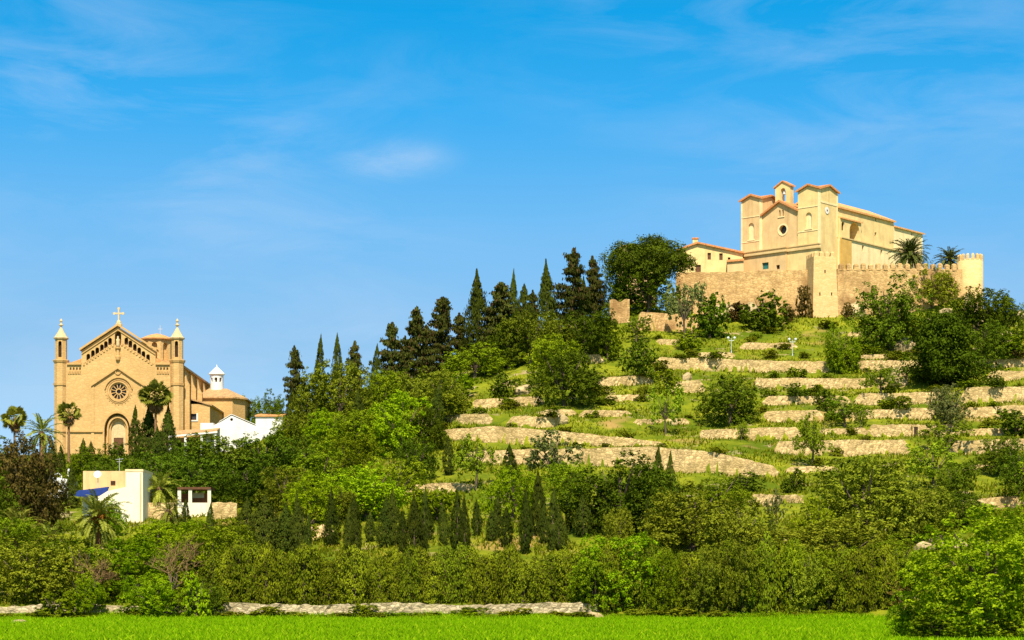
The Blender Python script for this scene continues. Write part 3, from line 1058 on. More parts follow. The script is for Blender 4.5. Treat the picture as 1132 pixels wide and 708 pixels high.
for a0 in (76, 174):
    co = MB()
    bar(co, P(a0 - 1, 411.2), P(a0 + 13.5, 411.2), -0.1, 0.04, 0.16)
    for i in range(8):
        x, z = P(a0 + i * 1.75, 412)
        co.box(x - 0.1, x + 0.1, -0.2, 0.03, z - 0.25, z + 0.2)
    co.build('corbel_frieze', M['church_trim'], facade)
for ax in (102.5, 157.5):
    x, z = P(ax, 427)
    MB().box(x - 0.28, x + 0.28, -0.16, 0.03, -6, z).build('pilaster', M['church'], facade)
st = MB()
x, z = P(130.5, 380)
st.lathe([(0.2, z - 3.4), (0.42, z - 3.2), (0.5, z - 2.6), (0.36, z - 2.3), (0.3, z - 1.2), (0.55, z - 1.0), (0.55, z - 0.75)], 10, x, -0.15)
st.build('statue_console', M['church_trim'], facade)
st = MB().lathe([(0.36, z - 0.75), (0.38, z - 0.2), (0.33, z + 0.35), (0.40, z + 0.75), (0.16, z + 0.98), (0.2, z + 1.12), (0.19, z + 1.3), (0.06, z + 1.42)], 10, x, -0.12)
st.build('niche_statue', M['church_pale'], facade, smooth=True)
ro = MB().ring(*P(130.5, 411.5), 0.35, 0.55, -0.2, 0.03, n=16)
ro.build('gable_roundel', M['church_trim'], facade)
# cross on the gable
cx_, cz_ = P(130.5, 361)
cr_ = MB().lathe([(0.75, cz_ - 0.1), (0.75, cz_ + 0.5), (0.5, cz_ + 0.6), (0.45, cz_ + 1.0), (0.2, cz_ + 1.25), (0.16, cz_ + 1.4)], 8, cx_, 0.7)
cr_.box(cx_ - 0.14, cx_ + 0.14, 0.56, 0.84, cz_ + 1.3, cz_ + 3.55).box(cx_ - 0.8, cx_ + 0.8, 0.565, 0.835, cz_ + 2.45, cz_ + 2.75)
for px_, pz_ in ((0, 3.55), (-0.85, 2.6), (0.85, 2.6)):
    cr_.ring(cx_ + px_, cz_ + pz_, 0.02, 0.27, 0.57, 0.83, n=10)
cr_.build('gable_cross', M['church_pale'], church)


def turret(pc, label):
    x = K.fx(pc)
    z1, z2, z3 = P(pc, 425)[1], P(pc, 399.5)[1], P(pc, 374)[1]
    y = 1.1
    t = MB().lathe([(1.34, -4), (1.34, z2)], 8, x, y, R(22.5)).build('turret', M['church'], church)
    t['label'] = label
    MB().lathe([(1.5, z1 - 0.2), (1.55, z1 + 0.25)], 8, x, y, R(22.5)).build('turret_cornice', M['church_trim'], t)
    MB().lathe([(1.45, z2 - 0.25), (1.62, z2 + 0.15), (1.62, z2 + 0.3), (1.3, z2 + 0.4)], 8, x, y, R(22.5)).build('turret_cornice', M['church_trim'], t)
    MB().lathe([(1.5, P(pc, 478)[1]), (1.55, P(pc, 478)[1] + 0.3)], 8, x, y, R(22.5)).build('turret_cornice', M['church_trim'], t)
    c = MB()
    for k in range(4):
        a = R(45 * k)
        # narrow arched lights through the belfry, on each pair of faces
        q = MB()
        pol = q.arch_poly(-0.33, 0.33, z2 + 0.8, z3 - 0.55)
        q.prism_y(pol, -3, 3)
        c.add([(x + p[0] * math.cos(a) - p[1] * math.sin(a), y + p[0] * math.sin(a) + p[1] * math.cos(a), p[2]) for p in q.v], q.f)
        break
    q = MB()
    q.prism_x([(y + p[0], p[1]) for p in c.arch_poly(-0.33, 0.33, z2 + 0.81, z3 - 0.56)], x - 3, x + 3)
    bf = MB().lathe([(1.15, z2 + 0.3), (1.15, z3)], 8, x, y, R(22.5)).build('belfry', M['church'], t, c)
    MB().lathe([(0.5, z2 + 0.5), (0.5, z3 - 0.3)], 8, x, y).build('belfry_shade_core', M['dark'], t)  # dark core carries the painted shade of the belfry interior
    MB().lathe([(1.4, z3 - 0.1), (1.5, z3 + 0.15), (1.25, z3 + 0.35), (0.62, z3 + 1.35), (0.3, z3 + 2.0), (0.24, z3 + 2.1)], 8, x, y, R(22.5)).build('spire', M['church_pale'], t)
    fi = MB().lathe([(0.2, z3 + 2.05), (0.16, z3 + 2.4), (0.4, z3 + 2.6), (0.42, z3 + 2.75), (0.16, z3 + 2.95), (0.14, z3 + 3.2), (0.3, z3 + 3.4), (0.26, z3 + 3.6), (0.05, z3 + 3.95)], 8, x, y)
    fi.build('finial', M['church_pale'], t)


turret(66.2, 'left octagonal turret with pale finial')
turret(195, 'right octagonal turret with pale finial')
# nave behind
zE = P(200, 401)[1]
xl, xr = P(64, 400)[0], P(199.5, 400)[0]
bw = MB().box(xl, xr, 1.75, 46, -4, zE - 0.5)
cut = MB()
for k in range(5):
    y = 7.0 + k * 8.0
    cut.prism_x([(p[0] + y, p[1]) for p in cut.arch_poly(-0.8, 0.8, zE - 8, zE - 3.0)], xr - 0.5, xr + 1)
nave = bw.build('nave', M['church'], church, cut)
for k in range(5):
    y = 7.0 + k * 8.0
    MB().box(xr - 0.48, xr - 0.42, y - 0.8, y + 0.8, zE - 8, zE - 3.0).build('nave_window', M['glass'], nave)
for k in range(6):
    bt = MB()
    y = 3.0 + k * 8.0
    bt.prism_y([(xr - 0.1, -3), (xr + 1.4, -3), (xr + 1.4, zE - 4.2), (xr + 0.9, zE - 3.2), (xr + 0.5, zE - 1.3), (xr - 0.1, zE - 0.7)], y - 0.55, y + 0.55)
    bt.build('buttress', M['church'], nave)
zR = P(130, 381)[1]
MB().shell([(xl - 0.4, 1.9, zE - 0.4), (xl - 0.4, 46.5, zE - 0.4), (0, 46.5, zR - 0.6), (0, 1.9, zR - 0.6), (xr + 0.5, 46.5, zE - 0.4), (xr + 0.5, 1.9, zE - 0.4)],
           [(0, 3, 2, 1), (3, 5, 4, 2)], 0.4).build('nave_roof', M['roof_old'], church)
for tri in ([P(73.5, 403), P(90, 396), P(90, 403)], [P(172, 403), P(172, 396), P(188.5, 403)]):
    MB().prism_y(tri, 0.4, 3).build('shoulder_roof', M['roof'], church)
# crossing drum
dcx = K.fx(173.5, c=9.0)
rd = 17.3 * 409 / F
zt, zb_ = K.fx(173.5, 376.5, 9.0)[1], K.fx(173.5, 405, 9.0)[1]
c = MB()
for k in range(4):
    a = R(45 * k)
    q = MB()
    q.prism_y(q.arch_poly(-0.55, 0.55, zb_ + 1.0, zt - 0.7), -6, -rd + 0.9)
    for b2 in (a, a + math.pi):
        c.add([(dcx + p[0] * math.cos(b2) - p[1] * math.sin(b2), 9 + p[0] * math.sin(b2) + p[1] * math.cos(b2), p[2]) for p in q.v], q.f)
drum = MB().lathe([(rd, zb_ - 3), (rd, zt)], 8, dcx, 9, R(22.5)).build('crossing_drum', M['church'], church, c)
MB().lathe([(rd - 0.75, zb_), (rd - 0.75, zt - 0.4)], 8, dcx, 9, R(22.5)).build('drum_shade_core', M['dark'], drum)  # dark inner drum painted as the shade behind the arches
MB().lathe([(rd + 0.35, zt - 0.05), (rd + 0.4, zt + 0.15), (rd * 0.55, zt + 0.95), (0.15, zt + 1.35)], 16, dcx, 9).build('drum_roof', M['roof'], drum)
MB().lathe([(rd + 0.15, zb_ + 0.2), (rd + 0.25, zb_ + 0.5)], 8, dcx, 9, R(22.5)).build('drum_cornice', M['church_trim'], drum)
MB().box(dcx + 0.6, dcx + 0.7, 8.95, 9.05, zt + 1.2, zt + 3.0).box(dcx + 0.2, dcx + 1.1, 8.955, 9.045, zt + 2.2, zt + 2.3).build('roof_cross', M['metal'], drum)
# side annex with shed roof
x1, z1 = K.fx(232, 447, 5.0)
cut = MB()
wx, wz = K.fx(213, 461, 5.0)
cut.box(wx - 0.75, wx + 0.75, 4, 5.5, wz - 0.6, wz + 0.6)
an = MB().box(xr + 0.2, x1, 5, 40, -8, z1).build('side_aisle', M['church'], church, cut)
MB().box(wx - 0.75, wx + 0.75, 5.4, 5.45, wz - 0.6, wz + 0.6).build('aisle_window', M['glass'], an)
MB().box(wx - 1.05, wx - 0.76, 4.9, 5.2, wz - 0.7, wz + 0.7).box(wx + 0.76, wx + 1.05, 4.9, 5.2, wz - 0.7, wz + 0.7).box(wx - 1.06, wx + 1.06, 4.88, 5.2, wz - 0.9, wz - 0.69).build('window_frame', M['white'], an)
z2 = K.fx(202, 439, 5.0)[1]
MB().shell([(xr + 0.1, 4.7, z2), (x1 + 0.4, 4.7, z1 - 0.05), (x1 + 0.4, 41, z1 - 0.05), (xr + 0.1, 41, z2)], [(0, 1, 2, 3)], 0.3).build('aisle_roof', M['roof_old'], an)
# chapel block with hipped roof and white lantern
xa, za = K.fx(217, 438.5, 22)
xb = K.fx(257, None, 22)
ch = MB().prism_z([(xa, 22), (xb, 22), (xb + 2.2, 25), (xb + 2.2, 34), (xb, 37), (xa, 37)], -8, za).build('chapel', M['church'], church)
zr = K.fx(230, 429.5, 29)[1]
MB().shell([(xa - 0.4, 21.5, za - 0.1), (xb + 0.3, 21.5, za - 0.1), (xb + 2.7, 24.7, za - 0.1), (xb + 2.7, 34.3, za - 0.1), (xb + 0.3, 37.5, za - 0.1), (xa - 0.4, 37.5, za - 0.1), (xa + 1.5, 29.5, zr), (xb - 2.2, 29.5, zr)],
           [(0, 1, 7, 6), (1, 2, 7), (2, 3, 7), (3, 4, 7), (4, 5, 6, 7), (5, 0, 6)], 0.3).build('chapel_roof', M['roof_old'], ch)
lx, lz0 = K.fx(239.3, 433, 29)
lz1, lz2 = K.fx(239.3, 414, 29)[1], K.fx(239.3, 405.5, 29)[1]
rl = 7.3 * 429 / F
c = MB()
for k in range(8):
    a = R(45 * k)
    q = MB().box(-0.3, 0.3, -2.5, -rl + 0.45, lz1 - 1.7, lz1 - 0.75)
    c.add([(lx + p[0] * math.cos(a) - p[1] * math.sin(a), 29.5 + p[0] * math.sin(a) + p[1] * math.cos(a), p[2]) for p in q.v], q.f)
ln_ = MB().lathe([(rl, lz0 - 1), (rl, lz1)], 16, lx, 29.5).build('lantern', M['white'], ch, c)
MB().lathe([(rl - 0.4, lz0), (rl - 0.4, lz1 - 0.2)], 12, lx, 29.5).build('lantern_shade_core', M['dark'], ch)  # inside shade of the lantern put into a dark inner drum
MB().lathe([(rl + 0.3, lz1 - 0.05), (rl + 0.3, lz1 + 0.15), (0.5, lz2 - 0.3), (0.12, lz2), (0.05, lz2 + 0.5)], 16, lx, 29.5).build('lantern_roof', M['white'], ch)

# ================================================================== WHITE HOUSE BELOW THE CHURCH
Q = Fr(250, 384, 0, zpy=500)
wh = Q.empty('house')
tag(wh, 'low white house with tiled porch roof in front of the church', 'house')
P2 = lambda px, py, c=0.0: Q.fx(px, py, c)
cut = MB()
x, z = P2(256, 464)
cut.prism_y([(x + 0.28 * math.cos(R(30 * i)), z + 0.28 * math.sin(R(30 * i))) for i in range(12)], -1, 0.5)
hb = MB().prism_y([P2(236, 515), P2(236, 471), P2(244, 466), P2(256, 459.5), P2(284, 471.5), P2(284, 515)], 0, 9).build('wall', M['white'], wh, cut)
MB().box(x - 0.5, x + 0.5, 0.45, 0.5, z - 0.5, z + 0.5).build('attic_vent', M['dark'], hb)
rf = MB()
a, bq, cq = P2(242.5, 466.6), P2(256, 458.6), P2(285, 471)
rf.shell([(a[0], -0.15, a[1] + .12), (bq[0], -0.15, bq[1] + .12), (bq[0], 9.3, bq[1] + .12), (a[0], 9.3, a[1] + .12), (cq[0], -0.15, cq[1] + .12), (cq[0], 9.3, cq[1] + .12)], [(0, 1, 2, 3), (1, 4, 5, 2)], 0.12)
rf.build('roof', M['white'], wh)
bx = MB().box(P2(283.5, 0)[0], P2(313, 0)[0], -1.2, 6, -3, P2(300, 460)[1]).build('side_wing', M['white'], wh)
xa, za = P2(282.8, 460)
xb = P2(313.8, 460)[0]
MB().shell([(xa, -1.5, za), (xb, -1.5, za), (xb, 6.3, za + 1.0), (xa, 6.3, za + 1.0)], [(0, 1, 2, 3)], 0.25).build('wing_roof', M['roof'], bx)
lw = MB().box(P2(222, 0)[0], P2(236.2, 0)[0], -0.4, 7, -3, P2(230, 468)[1]).build('low_wing', M['white'], wh)
# porch
pr = MB()
a0, a1 = P2(168, 482.5, -4), P2(240, 472.5, -4)
b0, b1 = P2(186, 474, 1), P2(244, 467, 1)
pr.shell([(a0[0], -4, a0[1]), (a1[0], -4, a0[1] + 1.15), (b1[0], 1, a0[1] + 2.1), (b0[0], 1, a0[1] + 1.3)], [(0, 1, 2, 3)], 0.22)
pc = pr.build('porch_roof', M['roof_old'], wh)
MB().shell([(a0[0] - 0.05, -4.15, a0[1] - 0.22), (a1[0] + 0.05, -4.15, a0[1] + 0.93), (a1[0] + 0.05, -3.7, a0[1] + 0.97), (a0[0] - 0.05, -3.7, a0[1] - 0.18)], [(0, 1, 2, 3)], 0.3).build('porch_fascia', M['white'], wh)
for pxx in (172, 188, 205, 223, 238):
    x = P2(pxx, 0, -3.8)[0]
    t = (x - a0[0]) / (a1[0] - a0[0])
    MB().box(x - 0.2, x + 0.2, -3.9, -3.5, -4, a0[1] + 1.15 * t - 0.5).build('porch_post', M['white'], wh)
MB().box(P2(176, 0)[0], P2(236, 0)[0], 2, 6, -4, a0[1] + 0.6).build('porch_back_wall', M['church_trim'], wh)

# ================================================================== SANCTUARY IN THE CASTLE
S = Fr(906, 442, -41.5, zpy=300)
san = S.empty('sanctuary')
tag(san, 'ochre hilltop sanctuary church with two square towers and bellcote', 'church')
fx, fy = S.fx, S.fy


def cross_roof(mb, x0, x1, y0, y1, ze, zp, o=0.45):
    x0, x1, y0, y1 = x0 - o, x1 + o, y0 - o, y1 + o
    xm, ym = (x0 + x1) / 2, (y0 + y1) / 2
    E = [(x0, y0, ze), (x1, y0, ze), (x1, y1, ze), (x0, y1, ze)]
    Mi = [(xm, y0, zp), (x1, ym, zp), (xm, y1, zp), (x0, ym, zp)]
    C_ = (xm, ym, zp + 0.02)
    vs = E + Mi + [C_]
    fs = []
    for i in range(4):
        fs += [(i, 4 + i, 8), (i, 8, 4 + (i - 1) % 4)]
    mb.shell(vs, fs, 0.42)


def gable_box(mb, x0, x1, y0, y1, z0, ze, zp):
    xm, ym = (x0 + x1) / 2, (y0 + y1) / 2
    mb.box(x0, x1, y0, y1, z0, ze)
    mb.prism_y([(x0, ze - 0.01), (x1, ze - 0.01), (xm, zp)], y0 + 0.002, y1 - 0.002)
    mb.prism_x([(y0, ze - 0.012), (y1, ze - 0.012), (ym, zp - 0.003)], x0 + 0.002, x1 - 0.002)


# right tower
tx0 = fx(882)
ty1 = fy(926)
ze = fx(905, 209.5)[1]
zp = ze + 1.15
cut = MB()
x, z = fx(894, 244)
cut.prism_y(cut.arch_poly(x - 0.75, x + 0.75, z - 1.75, z + 1.75), -1, 0.4)
tw = MB().box(tx0, 0, 0, ty1, -6, ze).build('tower', M['yellow'], san, cut)
tw['label'] = 'right tower, nearest and tallest'
gb = MB().prism_y([(tx0, ze), (0, ze), (tx0 / 2, zp)], 0.0, ty1).prism_x([(0.01, ze), (ty1 - 0.01, ze), (ty1 / 2, zp)], tx0 + 0.01, -0.01).build('tower_gable', M['yellow'], tw)
r_ = MB()
cross_roof(r_, tx0, 0, 0, ty1, ze + 0.35, zp + 0.42)
r_.build('tower_roof', M['brick_eave'], tw)
MB().box(x - 0.75, x + 0.75, 0.33, 0.38, z - 1.75, z + 1.75).build('blind_window', M['cream'], tw)
MB().box(x - 0.95, x + 0.95, -0.18, 0.05, z - 2.0, z - 1.75).build('window_sill', M['cream'], tw)
# tower front face in peach render, corner strips and string courses
zlow = fx(895, 275)[1]
for p_y in (229.5, 256):
    zz = fx(894, p_y)[1]
    MB().box(tx0 - 0.02, 0.08, -0.09, 0.05, zz, zz + 0.2).build('string_course', M['cream'], tw)
zz = fy(915, 226)[1]
MB().box(-0.05, 0.09, 0.06, ty1 - 0.06, zz, zz + 0.42).build('string_course', M['cream'], tw)
MB().box(-0.42, 0.07, -0.075, 0.42, zlow, ze).build('corner_strip', M['cream'], tw)
MB().box(-0.3, 0.065, ty1 - 0.42, ty1 + 0.03, zlow + 3, ze).build('corner_strip', M['cream'], tw)
y, z = fy(914, 233)
ckk = MB()
ckk.add([(p[1] + 0.04, p[0] + y, p[2] + z) for p in MB().ring(0, 0, 0.02, 0.75, 0, 0.08, n=20).v], MB().ring(0, 0, 0.02, 0.75, 0, 0.08, n=20).f)
ckk.build('clock_face', M['white'], tw)
MB().box(0.1, 0.15, y - 0.18, y + 0.18, z - 0.16, z + 0.2).build('clock_hand', M['dark'], tw)
# left tower
lx0, lx1 = fx(819.5), fx(841.5)
ze2 = fx(841, 220.5)[1]
zp2 = ze2 + 1.1
cut = MB()
x, z = fx(830.5, 256)
cut.prism_y(cut.arch_poly(x - 0.75, x + 0.75, z - 1.85, z + 1.85), -1, 0.4)
tl = MB().box(lx0, lx1, 0, ty1, -6, ze2).build('tower', M['peach'], san, cut)
tl['label'] = 'left tower, farther along the front'
MB().prism_y([(lx0, ze2), (lx1, ze2), ((lx0 + lx1) / 2, zp2)], 0.0, ty1).prism_x([(0.01, ze2), (ty1 - 0.01, ze2), (ty1 / 2, zp2)], lx0 + 0.01, lx1 - 0.01).build('tower_gable', M['peach'], tl)
r_ = MB()
cross_roof(r_, lx0, lx1, 0, ty1, ze2 + 0.35, zp2 + 0.42)
r_.build('tower_roof', M['brick_eave'], tl)
MB().box(x - 0.75, x + 0.75, 0.33, 0.38, z - 1.85, z + 1.85).build('blind_window', M['cream'], tl)
MB().box(x - 0.95, x + 0.95, -0.18, 0.05, z - 2.1, z - 1.85).build('window_sill', M['cream'], tl)
for p_y in (240.5, 268):
    zz = fx(830, p_y)[1]
    MB().box(lx0 - 0.06, lx1 + 0.06, -0.09, 0.05, zz, zz + 0.2).build('string_course', M['cream'], tl)
MB().box(lx1 - 0.45, lx1 + 0.07, -0.075, 0.4, fx(840, 283)[1], ze2).build('corner_strip', M['cream'], tl)
MB().box(lx0 - 0.05, lx0 + 0.3, -0.07, 0.3, fx(820, 283)[1], ze2).build('corner_strip', M['cream'], tl)
# gabled front between the towers
gx0, gx1 = lx1, tx0
zg = fx(842, 238)[1]
zgr = fx(862, 223.5)[1]
gm = (gx0 + gx1) / 2
cut = MB()
rx, rz = fx(864.8, 254)
cut.prism_y([(rx + 1.0 * math.cos(R(i * 18)), rz + 1.0 * math.sin(R(i * 18))) for i in range(20)], -1, 1.1)
wx, wz = fx(863, 235.5)
for o_ in (-0.42, 0.42):
    cut.prism_y(cut.arch_poly(wx + o_ - 0.2, wx + o_ + 0.2, wz - 0.75, wz + 0.7, 6), -1, 0.8)
gf = MB().prism_y([(gx0 + 0.01, -6), (gx1 - 0.01, -6), (gx1 - 0.01, zg), (gm, zgr), (gx0 + 0.01, zg)], 0.25, 4.5).build('gabled_front', M['peach'], san, cut)
MB().box(rx - 1.1, rx + 1.1, 1.02, 1.08, rz - 1.1, rz + 1.1).build('round_window_glass', M['glass'], gf)
MB().ring(rx, rz, 1.0, 1.35, 0.16, 0.35, n=24).build('round_window_frame', M['cream'], gf)
MB().box(wx - 0.7, wx + 0.7, 0.74, 0.8, wz - 0.9, wz + 0.8).build('twin_window_glass', M['glass'], gf)
MB().box(wx - 0.85, wx + 0.85, 0.1, 0.3, wz - 0.98, wz - 0.76).build('window_sill', M['cream'], gf)
r_ = MB().shell([(gx0 - 0.1, -0.35, zg + 0.1), (gm, -0.35, zgr + 0.45), (gm, 6, zgr + 0.45), (gx0 - 0.1, 6, zg + 0.1), (gx1 + 0.1, -0.35, zg + 0.1), (gx1 + 0.1, 6, zg + 0.1)], [(0, 1, 2, 3), (1, 4, 5, 2)], 0.45)
r_.build('gable_roof', M['brick_eave'], gf)
# bellcote
bx0, bx1 = fx(857, c=3.0), fx(873.5, c=3.0)
zb0, zb1 = fx(865, 224, 3.0)[1], fx(865, 206, 3.0)[1]
bm_ = (bx0 + bx1) / 2
cut = MB()
cut.prism_y(cut.arch_poly(bm_ - 0.55, bm_ + 0.75, zb0 - 0.4, zb1 - 0.45), 1, 6)
bc = MB().prism_y([(bx0, zb0 - 3), (bx1, zb0 - 3), (bx1, zb1), (bm_, zb1 + 0.9), (bx0, zb1)], 3.0, 4.3).build('bellcote', M['yellow'], san, cut)
MB().shell([(bx0 - 0.35, 2.75, zb1), (bm_, 2.75, zb1 + 1.25), (bm_, 4.6, zb1 + 1.25), (bx0 - 0.35, 4.6, zb1), (bx1 + 0.35, 2.75, zb1), (bx1 + 0.35, 4.6, zb1)], [(0, 1, 2, 3), (1, 4, 5, 2)], 0.3).build('bellcote_roof', M['brick_eave'], bc)
MB().lathe([(0.5, zb1 - 1.75), (0.42, zb1 - 1.5), (0.28, zb1 - 1.0), (0.08, zb1 - 0.85)], 10, bm_ + 0.1, 3.65).build('bell', M['metal'], bc)
# base storey and its cornice
zc1 = fx(845, 281)[1]
zc2 = fx(890, 274.5)[1]
px0, px1 = fx(821.5, c=-1.2), fx(868.5, c=-1.2)
cut = MB()
wx, wz = fx(846, 294, -1.2)
cut.box(wx - 0.85, wx + 0.85, -2, -0.8, wz - 0.75, wz + 0.7)
w2x, w2z = fx(860, 295.5, -1.2)
cut.box(w2x - 0.45, w2x + 0.45, -2, -0.8, w2z - 0.45, w2z + 0.45)
bs = MB().box(px0, px1, -1.2, 1, -6, zc1 - 0.02).build('base_storey', M['peach'], san, cut)
MB().box(wx - 0.85, wx + 0.85, -0.86, -0.82, wz - 0.75, wz + 0.7).build('teal_window', M['teal'], bs)
MB().box(w2x - 0.45, w2x + 0.45, -0.87, -0.83, w2z - 0.45, w2z + 0.45).build('small_window', M['dark'], bs)
bs2 = MB().box(px1 - 0.01, 0.02, -0.55, 1, -6, zc1 - 0.03).build('base_storey', M['yellow'], san)
q = MB().box(px0 - 0.3, px1 + 0.3, -1.6, 0.2, zc1 - 0.35, zc1).box(px0 - 0.15, px1 + 0.15, -1.4, 0.2, zc1 + 0.55, zc1 + 0.8).box(px0, px1, -1.2, 0.2, zc1 - 0.005, zc1 + 0.56)
q.box(px1 + 0.305, 0.35, -0.9, 0.2, zc1 - 0.36, zc1 - 0.01).box(px1 + 0.31, 0.15, -0.7, 0.2, zc1 + 0.54, zc1 + 0.79).box(px1 + 0.02, 0.012, -0.55, 0.2, zc1 - 0.01, zc1 + 0.545)
q.build('base_cornice', M['trim'], san)
# nave: loggia bay, tall bay, low end bay (side plane near local x = 0)
yL0, yL1 = ty1, fy(952, c=0.6)
yT1 = fy(988)
yE1 = fy(1020)
zL = fy(939, 243, 0.6)[1]
zT = fy(960, 237.5)[1]
zEe = fy(1003, 254)[1]
wid = -14.0
zM = fy(950, 268.5)[1]
cut = MB()
y, z = fy(945, 262, 0.6)
yl, yr = fy(939.2, c=0.6), fy(951, c=0.6)
cut.prism_x([(p[0], p[1]) for p in cut.arch_poly(yl, yr - 0.25, fy(944, 266, 0.6)[1], fy(944, 246.3, 0.6)[1], 12)], -3.2, 2)
y2, z2 = fy(932, 250, 0.6)
cut.prism_x([(p[0], p[1]) for p in cut.arch_poly(y2 - 0.6, y2 + 0.6, z2 - 1.0, z2 + 0.95, 8)], 0.1, 2)
lg = MB().box(-0.02, 0.6, yL0 + 0.01, yL1, zM - 0.2, zL - 0.02).build('loggia_bay', M['yellow'], san, cut)
MB().box(0.12, 0.18, y2 - 0.6, y2 + 0.6, z2 - 1.0, z2 + 0.9).build('loggia_window', M['dark'], lg)
MB().box(-3.1, -3.0, yl - 0.2, yr, zM, zL - 0.6).build('loggia_back', M['ochre'], lg)
MB().shell([(-2.6, yL0, zL + 1.35), (0.95, yL0, zL + 0.05), (0.95, yL1 + 0.2, zL + 0.05), (-2.6, yL1 + 0.2, zL + 1.35)], [(0, 1, 2, 3)], 0.3).build('loggia_roof', M['roof_y'], lg)
cut = MB()


def side_win(mb, px, py, w, h, c, dpt=0.5):
    y, z = fy(px, py, c)
    mb.box(c - dpt, c + 1, y - w / 2, y + w / 2, z - h / 2, z + h / 2)
    return (y, z, w, h, c, dpt)


WN = [side_win(cut, 968, 259.5, 0.8, 1.0, 0.0), side_win(cut, 968, 243, 0.5, 0.8, 0.0), ]
cut.prism_x([(p[0], p[1]) for p in cut.arch_poly(yl - 0.02, yr - 0.23, fy(944, 266, 0.6)[1] - 0.02, fy(944, 246.3, 0.6)[1] + 0.02, 12)], -3.2, 0.3)
tb = MB().box(wid, 0, yL0 + 0.4, yT1, -4, zT).build('nave', M['yellow'], san, cut)
cut2 = MB()
WN2 = [side_win(cut2, 1008, 259, 0.5, 0.7, 0.0)]
eb = MB().box(wid + 1, 0.001, yT1 - 0.01, yE1, -4, zEe).build('end_bay', M['cream'], san, cut2)
for wnd, par in [(w_, tb) for w_ in WN] + [(w_, eb) for w_ in WN2]:
    y, z, w_, h_, c_, dp = wnd
    MB().box(c_ - dp + 0.02, c_ - dp + 0.08, y - w_ / 2, y + w_ / 2, z - h_ / 2, z + h_ / 2).build('window', M['dark'], par)
zrg = fy(926, 221.5, -5.0)[1]
rt = MB().shell([(0.45, yL1 - 0.1, zT + 0.05), (0.45, yT1 + 0.35, zT + 0.05), (wid / 2, yT1 + 0.35, zT + 3.3), (wid / 2, ty1 - 1, zT + 3.3), (0.45, ty1, zT + 0.05), (wid - 0.4, ty1 - 1, zT + 0.05), (wid - 0.4, yT1 + 0.35, zT + 0.05)],
                [(4, 0, 1, 2, 3), (3, 2, 6, 5)], 0.4)
rt.build('nave_roof', M['roof_y'], tb)
MB().prism_y([(wid, zT - 0.02), (0, zT - 0.02), (wid / 2, zT + 3.1)], yT1 - 0.3, yT1 - 0.001).build('nave_end_gable', M['yellow'], tb)
MB().shell([(0.4, yT1 + 0.02, zEe + 0.05), (0.4, yE1 + 0.4, zEe + 0.05), (wid / 2, yE1 + 0.4, zEe + 2.5), (wid / 2, yT1 + 0.02, zEe + 2.5), (wid + 0.6, yT1 + 0.02, zEe + 0.05), (wid + 0.6, yE1 + 0.4, zEe + 0.05)],
           [(0, 1, 2, 3), (3, 2, 5, 4)], 0.35).build('end_roof', M['roof_y'], eb)
# lower side storey with its moulding
cut = MB()
LW = [side_win(cut, 954, 275, 0.8, 1.3, 0.85), side_win(cut, 974.5, 279.5, 0.8, 1.3, 0.85)]
yM1 = fy(1000, c=0.85)
ls = MB().box(-0.5, 0.85, yL0 + 0.02, yM1, -6, zM - 0.21).build('lower_storey', M['cream'], san, cut)
for y, z, w_, h_, c_, dp in LW:
    MB().box(c_ - dp + 0.02, c_ - dp + 0.08, y - w_ / 2, y + w_ / 2, z - h_ / 2, z + h_ / 2).build('window', M['wood'], ls)
MB().box(-0.4, 1.15, yL0 + 0.03, yM1 + 0.2, zM - 0.2, zM + 0.05).build('storey_moulding', M['trim'], ls)
MB().box(0.8, 1.02, fy(929, c=0.9), fy(941, c=0.9), -6, zM - 0.22).build('ochre_pier', M['ochre'], ls)

# ================================================================== PRIEST HOUSE left of the sanctuary
H = Fr(771, 452, -6, zpy=300)
rs = H.empty('house')
tag(rs, 'long ochre house with low tiled roof and chimney beside the sanctuary', 'house')
hp = lambda px, py: H.fx(px, py)
cut = MB()
WD = []
for (px_, py_, w_, h_) in ((784, 283.5, 0.75, 1.5), (797, 284, 0.75, 1.5), (760, 292.5, 1.2, 1.6), (772, 297, 1.1, 1.6), (806, 287, 0.6, 0.9)):
    x, z = hp(px_, py_)
    cut.box(x - w_ / 2, x + w_ / 2, -1, 0.35, z - h_ / 2, z + h_ / 2)
    WD.append((x, z, w_, h_))
hb = MB().prism_y([hp(748, 320), hp(748, 276.5), hp(771, 268.5), hp(821, 279), hp(821, 320)], 0, 11).build('wall', M['yellow'], rs, cut)
for x, z, w_, h_ in WD:
    MB().box(x - w_ / 2, x + w_ / 2, 0.3, 0.34, z - h_ / 2, z + h_ / 2).build('window', M['wood'], hb)
a, bq, cq = hp(746.5, 276.5), hp(771, 267.8), hp(822.5, 278.8)
MB().shell([(a[0], -0.6, a[1]), (bq[0], -0.6, bq[1]), (bq[0], 11.5, bq[1]), (a[0], 11.5, a[1]), (cq[0], -0.6, cq[1]), (cq[0], 11.5, cq[1])], [(0, 1, 2, 3), (1, 4, 5, 2)], 0.4).build('roof', M['brick_eave'], rs)
x, z = hp(768.5, 267)
chm = MB().box(x - 0.55, x + 0.55, 2, 3, z - 1, z + 0.9).build('chimney', M['yellow'], rs)
MB().box(x - 0.75, x + 0.75, 1.8, 3.2, z + 0.9, z + 1.15).build('chimney_cap', M['brick_eave'], chm)
lean = MB().prism_y([hp(804, 320), hp(804, 290), hp(822, 288.5), hp(822, 320)], -2.2, -0.01).build('lean_to', M['peach'], rs)
a, bq = hp(803.5, 290), hp(822.5, 288.4)
